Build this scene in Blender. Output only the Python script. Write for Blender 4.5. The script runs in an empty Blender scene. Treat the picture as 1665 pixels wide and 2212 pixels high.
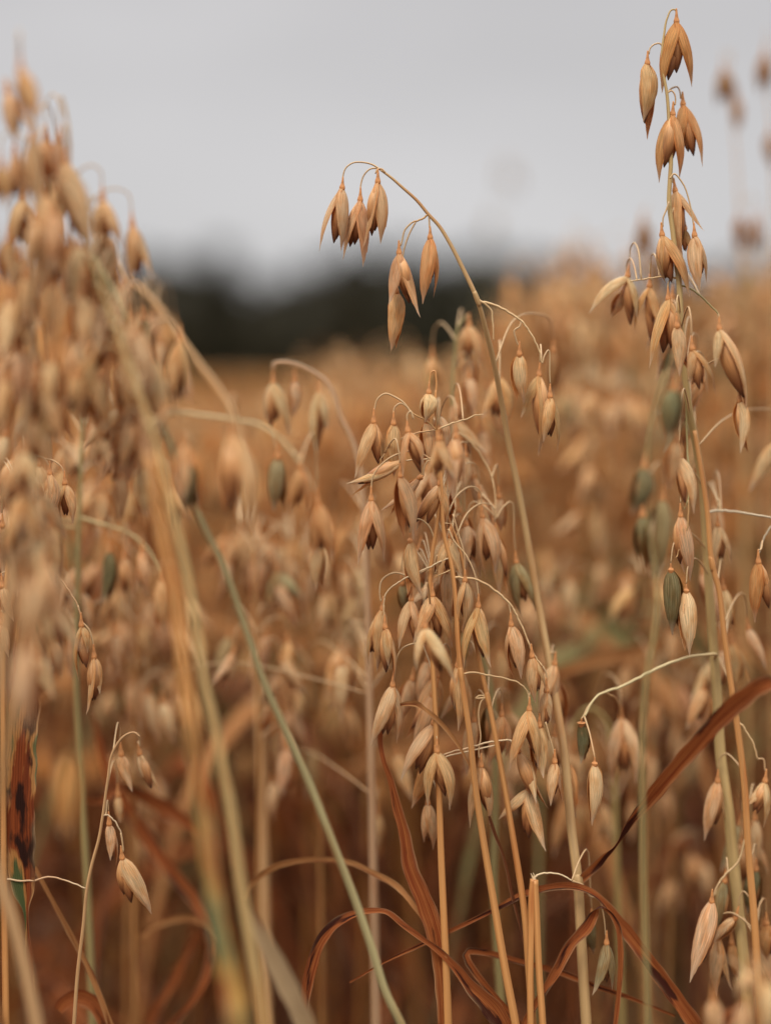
import bpy, math, random
import numpy as np
from mathutils import Vector, Matrix

sc = bpy.context.scene
R = math.radians
rnd = random.Random(11)

# ------------------------------------------------------------------ camera
CAMZ, PITCH, F, FOC, HY = 1.05, math.atan(278 / 3469), 3469.0, 0.61, 828
CP, SP = math.cos(PITCH), math.sin(PITCH)
cam = bpy.data.cameras.new("camera"); camo = bpy.data.objects.new("camera", cam)
sc.collection.objects.link(camo); sc.camera = camo
camo.location = (0, 0, CAMZ); camo.rotation_euler = (R(90) - PITCH, 0, 0)
cam.sensor_fit = 'HORIZONTAL'; cam.sensor_width = 24; cam.lens = 50
cam.clip_start = 0.02; cam.clip_end = 3000
cam.dof.use_dof = True; cam.dof.focus_distance = FOC; cam.dof.aperture_fstop = 1.95

# ------------------------------------------------------------------ sky, sun, exposure
SUN_EL, SUN_AZ = R(58), R(-150)          # high soft light, a little behind and left of the camera
w = bpy.data.worlds.new("World"); sc.world = w; w.use_nodes = True
nt = w.node_tree; N = nt.nodes; Lk = nt.links; N.clear()
out = N.new("ShaderNodeOutputWorld"); add = N.new("ShaderNodeAddShader")
b1 = N.new("ShaderNodeBackground"); b2 = N.new("ShaderNodeBackground")
sky = N.new("ShaderNodeTexSky"); sky.sky_type = 'NISHITA'; sky.sun_disc = False
sky.sun_elevation = SUN_EL; sky.sun_rotation = SUN_AZ
hs = N.new("ShaderNodeHueSaturation"); hs.inputs['Saturation'].default_value = 0.15
Lk.new(sky.outputs[0], hs.inputs['Color']); Lk.new(hs.outputs[0], b1.inputs[0]); b1.inputs[1].default_value = 0.012
tc = N.new("ShaderNodeTexCoord"); sep = N.new("ShaderNodeSeparateXYZ"); Lk.new(tc.outputs['Generated'], sep.inputs[0])
mp = N.new("ShaderNodeMapping"); mp.inputs['Scale'].default_value = (1.2, 1.2, 5)
Lk.new(tc.outputs['Generated'], mp.inputs[0])
nz = N.new("ShaderNodeTexNoise"); nz.inputs['Scale'].default_value = 2.6; nz.inputs['Detail'].default_value = 5
Lk.new(mp.outputs[0], nz.inputs['Vector'])
rp = N.new("ShaderNodeValToRGB")
for i, (p, c) in enumerate([(0.0, (.41, .405, .40)), (0.05, (.46, .453, .455)), (.13, (.462, .453, .458)), (.3, (.42, .41, .418)), (.55, (1.3, 1.29, 1.28)), (1., (2.1, 2.08, 2.05))]):
    e = rp.color_ramp.elements[i] if i < 2 else rp.color_ramp.elements.new(p)
    e.position = p; e.color = (*c, 1)
Lk.new(sep.outputs[2], rp.inputs[0])
mr = N.new("ShaderNodeMapRange"); mr.inputs[1].default_value = .3; mr.inputs[2].default_value = .7
mr.inputs[3].default_value = .92; mr.inputs[4].default_value = 1.09; Lk.new(nz.outputs[0], mr.inputs[0])
mx = N.new("ShaderNodeMix"); mx.data_type = 'RGBA'; mx.blend_type = 'MULTIPLY'; mx.inputs[0].default_value = 1
Lk.new(rp.outputs[0], mx.inputs[6]); Lk.new(mr.outputs[0], mx.inputs[7])
Lk.new(mx.outputs[2], b2.inputs[0]); b2.inputs[1].default_value = 1.0
Lk.new(b1.outputs[0], add.inputs[0]); Lk.new(b2.outputs[0], add.inputs[1]); Lk.new(add.outputs[0], out.inputs[0])

sl = bpy.data.lights.new("sun", 'SUN'); sl.energy = 2.0; sl.angle = R(20); sl.color = (1, .92, .80)
so = bpy.data.objects.new("sun", sl); sc.collection.objects.link(so)
sd = Vector((math.sin(SUN_AZ) * math.cos(SUN_EL), math.cos(SUN_AZ) * math.cos(SUN_EL), math.sin(SUN_EL)))
so.rotation_euler = (-sd).to_track_quat('-Z', 'Y').to_euler(); so.location = (0, 0, 5)
sc.view_settings.view_transform = 'Standard'; sc.view_settings.look = 'None'
sc.view_settings.exposure = 0.22; sc.view_settings.gamma = 1.0
sc.cycles.use_denoising = True
sc.cycles.max_bounces = 7; sc.cycles.diffuse_bounces = 4; sc.cycles.transmission_bounces = 4

# ------------------------------------------------------------------ helpers
def P(x, y, d=FOC):
    """a photo position (1665 px wide frame) at its real distance -> the place it stands"""
    a = (x - 832.5) / F; b = (1106 - y) / F
    return np.array([a * d, d * (CP + b * SP), CAMZ + d * (-SP + b * CP)])
def proj(p):
    v = np.asarray(p, float) - np.array([0, 0, CAMZ])
    d = v[1] * CP - v[2] * SP; u = v[1] * SP + v[2] * CP
    return 832.5 + F * v[0] / d, 1106 - F * u / d, d
def empty(name, loc):
    o = bpy.data.objects.new(name, None); sc.collection.objects.link(o); o.location = loc; o.empty_display_size = .02; return o
def mesh(name, V, Fc, mats, mi=None, uv=None, smooth=True):
    m = bpy.data.meshes.new(name); m.from_pydata([tuple(v) for v in V], [], Fc)
    for a in mats: m.materials.append(a)
    if mi is not None: m.polygons.foreach_set("material_index", mi)
    if uv is not None:
        l = m.uv_layers.new(name="UVMap"); li = np.zeros(len(m.loops), int); m.loops.foreach_get("vertex_index", li)
        l.data.foreach_set("uv", np.asarray(uv, float)[li].ravel())
    if smooth: m.polygons.foreach_set("use_smooth", [True] * len(m.polygons))
    m.update(); return m
def obj(name, m, parent=None, loc=None, color=(1, 1, 1, 1)):
    o = bpy.data.objects.new(name, m); sc.collection.objects.link(o)
    if parent: o.parent = parent
    if loc is not None: o.location = loc
    o.color = color; return o
class MB:
    def __init__(s): s.V = []; s.F = []; s.M = []; s.U = []
    def add(s, V, Fc, U, m=0):
        n = len(s.V); s.V += [tuple(v) for v in V]; s.F += [tuple(i + n for i in f) for f in Fc]; s.U += [tuple(u) for u in U]; s.M += [m] * len(Fc)
    def build(s, name, mats): return mesh(name, s.V, s.F, mats, s.M, s.U)
def catmull(pts, k=6):
    p = np.asarray(pts, float)
    if len(p) < 3: return p
    h = np.maximum(np.linalg.norm(np.diff(p[:, :3], axis=0), axis=1), 1e-7) ** .9
    dl = np.diff(p, axis=0) / h[:, None]; m = np.empty_like(p); m[0] = dl[0]; m[-1] = dl[-1]
    for i in range(1, len(p) - 1): m[i] = (dl[i - 1] * h[i] + dl[i] * h[i - 1]) / (h[i] + h[i - 1])
    o = []
    for i in range(len(p) - 1):
        for j in range(k):
            t = j / k; t2 = t * t; t3 = t2 * t
            o.append((2 * t3 - 3 * t2 + 1) * p[i] + (t3 - 2 * t2 + t) * h[i] * m[i] + (-2 * t3 + 3 * t2) * p[i + 1] + (t3 - t2) * h[i] * m[i + 1])
    o.append(p[-1]); return np.array(o)
def nrm(v):
    l = np.linalg.norm(v); return v / l if l > 1e-12 else np.array([0, 0, 1.])
def frames(p):
    n = len(p); T = np.array([nrm(p[min(i + 1, n - 1)] - p[max(i - 1, 0)]) for i in range(n)])
    a = np.array([0, 1., 0]) if abs(T[0][1]) < .9 else np.array([1., 0, 0])
    A = nrm(np.cross(T[0], a)); As = []
    for i in range(n):
        A = nrm(A - T[i] * np.dot(A, T[i])); As.append(A)
    As = np.array(As); return T, As, np.cross(T, As)
def tube(mb, pts, rad, ns=8, m=0, smooth=6, knots=()):
    P4 = np.column_stack([np.asarray(pts, float), rad]); P4 = catmull(P4, smooth) if smooth > 1 else P4
    p = P4[:, :3]; r = np.maximum(P4[:, 3], 1e-4); T, A, B = frames(p)
    L = np.concatenate([[0], np.cumsum(np.linalg.norm(np.diff(p, axis=0), axis=1))])
    V = []; U = []; Fc = []
    for i in range(len(p)):
        for j in range(ns):
            a = 2 * math.pi * j / ns; V.append(p[i] + r[i] * (math.cos(a) * A[i] + math.sin(a) * B[i])); U.append((j / ns, L[i]))
    for i in range(len(p) - 1):
        for j in range(ns):
            k = (j + 1) % ns; Fc.append((i * ns + j, i * ns + k, (i + 1) * ns + k, (i + 1) * ns + j))
    Fc.append(tuple(range(ns))[::-1]); Fc.append(tuple((len(p) - 1) * ns + j for j in range(ns)))
    mb.add(V, Fc, U, m)

# ------------------------------------------------------------------ materials
def newmat(name):
    m = bpy.data.materials.new(name); m.use_nodes = True; t = m.node_tree; t.nodes.clear(); return m, t
def node(t, typ, **kw):
    n = t.nodes.new(typ)
    for k, v in kw.items(): setattr(n, k, v)
    return n
def mixc(t, fac, a, b, mode='MIX'):
    n = node(t, "ShaderNodeMix", data_type='RGBA', blend_type=mode)
    for s, v in ((0, fac), (6, a), (7, b)):
        if hasattr(v, 'links') or hasattr(v, 'is_linked'): t.links.new(v, n.inputs[s])
        elif s == 0: n.inputs[0].default_value = v
        else: n.inputs[s].default_value = (*v, 1)
    return n.outputs[2]
def math_(t, op, a, b=None, c=None):
    n = node(t, "ShaderNodeMath", operation=op)
    for i, v in enumerate((a, b, c)):
        if v is None: continue
        if hasattr(v, 'is_linked'): t.links.new(v, n.inputs[i])
        else: n.inputs[i].default_value = v
    return n.outputs[0]
def ramp(t, fac, stops):
    n = node(t, "ShaderNodeValToRGB"); t.links.new(fac, n.inputs[0])
    for i, (p, c) in enumerate(stops):
        e = n.color_ramp.elements[i] if i < 2 else n.color_ramp.elements.new(p)
        e.position = p; e.color = (*c, 1) if len(c) == 3 else c
    return n.outputs[0]
def g(v): return (v, v, v)
def finish(t, col, rough=.6, trans=.0, bump=None, bstr=.3, bdist=.0002, spec=.25, tcol=None):
    pb = node(t, "ShaderNodeBsdfPrincipled"); o = node(t, "ShaderNodeOutputMaterial")
    if hasattr(col, 'is_linked'): t.links.new(col, pb.inputs['Base Color'])
    else: pb.inputs['Base Color'].default_value = (*col, 1)
    pb.inputs['Roughness'].default_value = rough; pb.inputs['Specular IOR Level'].default_value = spec
    nrmo = None
    if bump is not None:
        bn = node(t, "ShaderNodeBump"); bn.inputs['Strength'].default_value = bstr; bn.inputs['Distance'].default_value = bdist
        t.links.new(bump, bn.inputs['Height']); nrmo = bn.outputs[0]; t.links.new(nrmo, pb.inputs['Normal'])
    if trans > 0:
        tr = node(t, "ShaderNodeBsdfTranslucent"); ms = node(t, "ShaderNodeMixShader"); ms.inputs[0].default_value = trans
        c = col if tcol is None else tcol
        if hasattr(c, 'is_linked'): t.links.new(c, tr.inputs[0])
        else: tr.inputs[0].default_value = (*c, 1)
        t.links.new(pb.outputs[0], ms.inputs[1]); t.links.new(tr.outputs[0], ms.inputs[2]); t.links.new(ms.outputs[0], o.inputs[0])
    else: t.links.new(pb.outputs[0], o.inputs[0])

def husk_material(name, inner=False):
    m, t = newmat(name)
    oi = node(t, "ShaderNodeObjectInfo"); uv = node(t, "ShaderNodeUVMap"); s = node(t, "ShaderNodeSeparateXYZ"); t.links.new(uv.outputs[0], s.inputs[0])
    u, v = s.outputs[0], s.outputs[1]
    base = oi.outputs['Color']
    # long veins, softer towards the base
    wav = math_(t, 'SINE', math_(t, 'MULTIPLY', u, 2 * math.pi * 9)); wav = math_(t, 'MULTIPLY_ADD', wav, .5, .5)
    vein = math_(t, 'POWER', wav, 3.0)
    cmb = node(t, "ShaderNodeCombineXYZ"); t.links.new(math_(t, 'MULTIPLY', u, 30), cmb.inputs[0]); t.links.new(math_(t, 'MULTIPLY', v, 3.5), cmb.inputs[1]); t.links.new(math_(t, 'MULTIPLY', oi.outputs['Random'], 37.), cmb.inputs[2])
    n1 = node(t, "ShaderNodeTexNoise"); n1.inputs['Scale'].default_value = 1.; n1.inputs['Detail'].default_value = 3; t.links.new(cmb.outputs[0], n1.inputs['Vector'])
    cm2 = node(t, "ShaderNodeCombineXYZ"); t.links.new(math_(t, 'MULTIPLY', u, 2.2), cm2.inputs[0]); t.links.new(math_(t, 'MULTIPLY', v, 2.6), cm2.inputs[1]); t.links.new(math_(t, 'MULTIPLY', oi.outputs['Random'], 91.), cm2.inputs[2])
    n2 = node(t, "ShaderNodeTexNoise"); n2.inputs['Scale'].default_value = 1.3; n2.inputs['Detail'].default_value = 4; t.links.new(cm2.outputs[0], n2.inputs['Vector'])
    sc3 = node(t, "ShaderNodeSeparateColor"); t.links.new(base, sc3.inputs[0])
    gr = math_(t, 'MULTIPLY', math_(t, 'SUBTRACT', math_(t, 'MULTIPLY', sc3.outputs[1], 1.12), sc3.outputs[0]), 30.); gr = math_(t, 'MINIMUM', math_(t, 'MAXIMUM', gr, 0.), 1.)
    base = mixc(t, math_(t, 'MULTIPLY', gr, ramp(t, v, [(.0, g(.05)), (.3, g(.0)), (.6, g(.2)), (.9, g(.8))])), base, (.62, .44, .22))
    vein = math_(t, 'MULTIPLY', vein, ramp(t, n1.outputs[0], [(.35, g(.35)), (.6, g(1))]))
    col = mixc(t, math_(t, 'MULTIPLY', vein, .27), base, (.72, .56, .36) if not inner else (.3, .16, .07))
    streak = ramp(t, n1.outputs[0], [(.35, g(.66)), (.65, g(1.14))])
    col = mixc(t, 1., col, streak, 'MULTIPLY')
    blot = ramp(t, n2.outputs[0], [(.42, g(0)), (.68, g(1))])
    col = mixc(t, math_(t, 'MULTIPLY', blot, .7), col, mixc(t, 1., col, (.84, .58, .36), 'MULTIPLY'))
    edge = math_(t, 'POWER', math_(t, 'ABSOLUTE', math_(t, 'MULTIPLY_ADD', u, 2, -1)), 3.5)
    col = mixc(t, math_(t, 'MULTIPLY', edge, .7), col, mixc(t, 1., col, (.86, .58, .36), 'MULTIPLY'))
    tip = ramp(t, v, [(.0, g(0)), (.74, g(0)), (.95, g(.75))]); col = mixc(t, tip, col, (.72, .56, .38))
    # sparse dark specks of mildew
    n3 = node(t, "ShaderNodeTexNoise"); n3.inputs['Scale'].default_value = 9; n3.inputs['Detail'].default_value = 2; t.links.new(cm2.outputs[0], n3.inputs['Vector'])
    spk = ramp(t, n3.outputs[0], [(.70, g(0)), (.78, g(.6))]); col = mixc(t, spk, col, (.10, .06, .035))
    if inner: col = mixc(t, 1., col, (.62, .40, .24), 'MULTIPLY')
    finish(t, col, .65, .42, tcol=mixc(t, 1., col, (1., .72, .45), 'MULTIPLY'), bump=math_(t, 'ADD', math_(t, 'MULTIPLY', vein, 1.), n1.outputs[0]), bstr=.55, bdist=.0003, spec=.22)
    return m
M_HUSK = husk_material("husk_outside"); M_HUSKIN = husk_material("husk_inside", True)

def floret_material():
    m, t = newmat("floret_hull")
    oi = node(t, "ShaderNodeObjectInfo"); uv = node(t, "ShaderNodeUVMap"); s = node(t, "ShaderNodeSeparateXYZ"); t.links.new(uv.outputs[0], s.inputs[0])
    c = node(t, "ShaderNodeCombineXYZ"); t.links.new(math_(t, 'MULTIPLY', s.outputs[0], 14), c.inputs[0]); t.links.new(math_(t, 'MULTIPLY', s.outputs[1], 3), c.inputs[1]); t.links.new(math_(t, 'MULTIPLY', oi.outputs['Random'], 50.), c.inputs[2])
    n = node(t, "ShaderNodeTexNoise"); n.inputs['Scale'].default_value = 1.; t.links.new(c.outputs[0], n.inputs['Vector'])
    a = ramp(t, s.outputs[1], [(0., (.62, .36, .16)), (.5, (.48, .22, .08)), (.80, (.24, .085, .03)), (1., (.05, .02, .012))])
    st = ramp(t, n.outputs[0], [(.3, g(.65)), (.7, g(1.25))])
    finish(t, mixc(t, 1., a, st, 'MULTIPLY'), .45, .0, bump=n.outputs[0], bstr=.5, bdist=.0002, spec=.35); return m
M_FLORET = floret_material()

def stem_material(name, fixed=None):
    m, t = newmat(name)
    oi = node(t, "ShaderNodeObjectInfo"); uv = node(t, "ShaderNodeUVMap"); s = node(t, "ShaderNodeSeparateXYZ"); t.links.new(uv.outputs[0], s.inputs[0])
    c = node(t, "ShaderNodeCombineXYZ"); t.links.new(math_(t, 'MULTIPLY', s.outputs[0], 9), c.inputs[0]); t.links.new(math_(t, 'MULTIPLY', s.outputs[1], 14), c.inputs[1]); t.links.new(math_(t, 'MULTIPLY', oi.outputs['Random'], 50.), c.inputs[2])
    n = node(t, "ShaderNodeTexNoise"); n.inputs['Scale'].default_value = 1.; n.inputs['Detail'].default_value = 4; t.links.new(c.outputs[0], n.inputs['Vector'])
    c2 = node(t, "ShaderNodeCombineXYZ"); t.links.new(math_(t, 'MULTIPLY', s.outputs[1], 22), c2.inputs[1]); t.links.new(s.outputs[0], c2.inputs[0]); t.links.new(math_(t, 'MULTIPLY', oi.outputs['Random'], 80.), c2.inputs[2])
    n2 = node(t, "ShaderNodeTexNoise"); n2.inputs['Scale'].default_value = 1.2; n2.inputs['Detail'].default_value = 3; t.links.new(c2.outputs[0], n2.inputs['Vector'])
    col = mixc(t, 1., fixed or oi.outputs['Color'], ramp(t, n.outputs[0], [(.3, g(.78)), (.7, g(1.14))]), 'MULTIPLY')
    col = mixc(t, ramp(t, n2.outputs[0], [(.55, g(0)), (.72, g(.55))]), col, mixc(t, 1., col, (.75, .42, .22), 'MULTIPLY'))
    finish(t, col, .5, .0, bump=n.outputs[0], bstr=.25, bdist=.0002, spec=.35); return m
M_STEM = stem_material("straw_stem"); M_STEM2 = stem_material("crop_stem", (.33, .14, .038))
def plain(name, col, rough=.6, trans=0.):
    m, t = newmat(name)
    tcx = node(t, "ShaderNodeTexCoord"); n = node(t, "ShaderNodeTexNoise"); n.inputs['Scale'].default_value = 600; t.links.new(tcx.outputs['Object'], n.inputs['Vector'])
    finish(t, mixc(t, 1., col, ramp(t, n.outputs[0], [(.3, g(.7)), (.7, g(1.2))]), 'MULTIPLY'), rough, trans); return m
M_CONE = plain("rust_brown_collar", (.50, .215, .075))

def leaf_material(name, c1, c2, c3, thr=.5, extra=None, bl=1.0):
    """lengthwise streaks of c1/c2, blotches of c3; extra = green and yellow patches"""
    m, t = newmat(name)
    oi = node(t, "ShaderNodeObjectInfo"); uv = node(t, "ShaderNodeUVMap"); s = node(t, "ShaderNodeSeparateXYZ"); t.links.new(uv.outputs[0], s.inputs[0])
    def nz(su, sv, k, det=4):
        c = node(t, "ShaderNodeCombineXYZ"); t.links.new(math_(t, 'MULTIPLY', s.outputs[0], su), c.inputs[0]); t.links.new(math_(t, 'MULTIPLY', s.outputs[1], sv), c.inputs[1]); t.links.new(math_(t, 'MULTIPLY_ADD', oi.outputs['Random'], 50., k), c.inputs[2])
        n = node(t, "ShaderNodeTexNoise"); n.inputs['Scale'].default_value = 1.; n.inputs['Detail'].default_value = det; t.links.new(c.outputs[0], n.inputs['Vector']); return n.outputs[0]
    a = nz(16, 25, 0); b = nz(1.6, 38 * bl, 3, 6); ridg = math_(t, 'SINE', math_(t, 'MULTIPLY', s.outputs[0], 2 * math.pi * 12))
    col = mixc(t, ramp(t, a, [(.35, g(0)), (.65, g(1))]), c1, c2)
    col = mixc(t, ramp(t, b, [(thr, g(0)), (thr + .07, g(1))]), col, c3)
    if extra:
        e = nz(1.7, 26, 9, 6); col = mixc(t, ramp(t, e, [(.50, g(0)), (.54, g(1))]), col, extra[0])
        col = mixc(t, ramp(t, e, [(.57, g(0)), (.61, g(1))]), col, extra[1])
    eg = math_(t, 'POWER', math_(t, 'ABSOLUTE', math_(t, 'MULTIPLY_ADD', s.outputs[0], 2, -1)), 6.)
    col = mixc(t, math_(t, 'MULTIPLY', eg, ramp(t, nz(3, 60, 21), [(.4, g(0)), (.6, g(.75))])), col, (.50, .32, .17))
    col = mixc(t, math_(t, 'MULTIPLY_ADD', ridg, .16, .16), col, mixc(t, 1., col, g(.55), 'MULTIPLY'))
    finish(t, col, .7, .25, bump=math_(t, 'ADD', ridg, a), bstr=.5, bdist=.0003, spec=.15); return m
M_LRED = leaf_material("dry_red_leaf", (.23, .046, .013), (.42, .14, .040), (.06, .015, .008), .54)
M_LDARK = leaf_material("dark_dry_leaf", (.20, .065, .022), (.11, .032, .014), (.05, .016, .010), .55)
M_LTAN = leaf_material("tan_dry_leaf", (.52, .27, .105), (.42, .16, .05), (.22, .065, .02), .54)
M_LSPOT = leaf_material("spotted_leaf", (.12, .025, .009), (.24, .055, .014), (.025, .008, .005), .50, ((.38, .17, .05), (.07, .09, .032)))
M_LGREEN = leaf_material("turning_leaf", (.13, .16, .065), (.34, .25, .10), (.20, .07, .025), .52)
M_LSHEATH = leaf_material('leaf_sheath', (.60, .33, .12), (.36, .30, .13), (.48, .13, .035), .50, ((.62, .36, .10), (.22, .24, .11)))
M_LPALE = leaf_material("pale_leaf", (.46, .33, .19), (.40, .27, .14), (.36, .20, .10), .60)

# ------------------------------------------------------------------ spikelet pieces (unit length, hanging down -Z, outer face to +X)
WT = np.array([[0, .34], [.05, .56], [.13, .84], [.24, .99], [.36, 1.], [.5, .94], [.62, .80], [.74, .58], [.84, .34], [.92, .17], [1, .03]])
def glume_mesh(seed, n_t=20, n_u=11, bow=.055, W=.145, inner=True, low=False):
    r = random.Random(seed); V = []; U = []; Fc = []; mi = []
    W = W * r.uniform(.93, 1.08); tw = r.uniform(-.25, .25); jag = [r.uniform(-.07, .07) for _ in range(40)]; side = r.uniform(-.04, .04); curl = r.uniform(-.05, .13); wrap = r.uniform(150, 186); flat = r.uniform(.58, .8)
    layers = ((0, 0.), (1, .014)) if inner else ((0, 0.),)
    for ly, off in layers:
        n0 = len(V)
        for i in range(n_t):
            t = (i / (n_t - 1)) ** .92
            wd = np.interp(t, WT[:, 0], WT[:, 1]) * W
            ax = np.array([bow * math.sin(math.pi * min(1, t * 1.02)) - .02 * t + curl * t ** 3, side * math.sin(math.pi * t * 1.3), -t])
            for j in range(n_u):
                u = j / (n_u - 1); ph = (u - .5) * R(wrap) * (1 - .2 * t) + tw * t
                rr = wd * (1 + .05 * math.cos(9 * 2 * math.pi * u) * (0 if low else 1) * .25)
                rr = max(rr - off * min(1, wd / W * 1.6), .002 * (1 - ly))
                dz = 0
                if j in (0, n_u - 1) and i > n_t * .45 and i < n_t - 2: dz = jag[i + j] * .35
                V.append((ax[0] + rr * flat * math.cos(ph) - wd * .35 * flat, ax[1] + rr * math.sin(ph), ax[2] + dz)); U.append((u, t))
        for i in range(n_t - 1):
            for j in range(n_u - 1):
                a = n0 + i * n_u + j; q = (a, a + 1, a + n_u + 1, a + n_u)
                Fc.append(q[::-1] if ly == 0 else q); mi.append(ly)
    return V, Fc, U, mi
def floret_shape(seed, n_t=12, n_u=8, W=.115):
    r = random.Random(seed); V = []; U = []; Fc = []; bend = r.uniform(-.04, .06)
    pr = [(0, .2), (.1, .55), (.3, .95), (.45, 1), (.65, .85), (.82, .55), (.93, .28), (1, .06)]
    for i in range(n_t):
        t = i / (n_t - 1); wd = np.interp(t, [a for a, _ in pr], [b for _, b in pr]) * W
        for j in range(n_u):
            a = 2 * math.pi * j / n_u
            V.append((wd * .8 * math.cos(a) + bend * math.sin(math.pi * t), wd * math.sin(a), -t)); U.append((j / n_u, t))
    for i in range(n_t - 1):
        for j in range(n_u): k = (j + 1) % n_u; Fc.append((i * n_u + j, (i + 1) * n_u + j, (i + 1) * n_u + k, i * n_u + k))
    return V, Fc, U, [0] * len(Fc)
G_MESH = []
for sd_ in range(12):
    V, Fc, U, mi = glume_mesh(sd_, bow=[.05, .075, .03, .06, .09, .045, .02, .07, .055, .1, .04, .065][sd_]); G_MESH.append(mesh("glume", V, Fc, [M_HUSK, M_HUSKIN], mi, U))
G_NARROW = []
for sd_ in range(2):
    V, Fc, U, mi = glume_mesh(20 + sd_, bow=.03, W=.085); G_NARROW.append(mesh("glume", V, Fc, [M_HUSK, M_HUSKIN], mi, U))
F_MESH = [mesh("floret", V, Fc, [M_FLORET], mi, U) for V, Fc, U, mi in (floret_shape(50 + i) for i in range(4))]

TINT = dict(s=(.86, .55, .225), p=(.86, .54, .235), w=(.92, .69, .37), g=(.20, .195, .09), e=(.44, .37, .19), o=(.78, .38, .11),
            b=(.42, .21, .07), k=(.16, .155, .07))
def tint(k, j=.08):
    c = TINT[k]; f = 1 + rnd.uniform(-j, j); h = rnd.uniform(-.05, .05)
    return (min(1, c[0] * f), c[1] * f * (1 + h * .5), c[2] * f * (1 + h), 1)
def basis(down, outw):
    z = -nrm(down); x = nrm(outw - z * np.dot(outw, z)); y = np.cross(z, x)
    return Matrix(((x[0], y[0], z[0]), (x[1], y[1], z[1]), (x[2], y[2], z[2])))
TOCAM = np.array([0, -1., 0])

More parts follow.
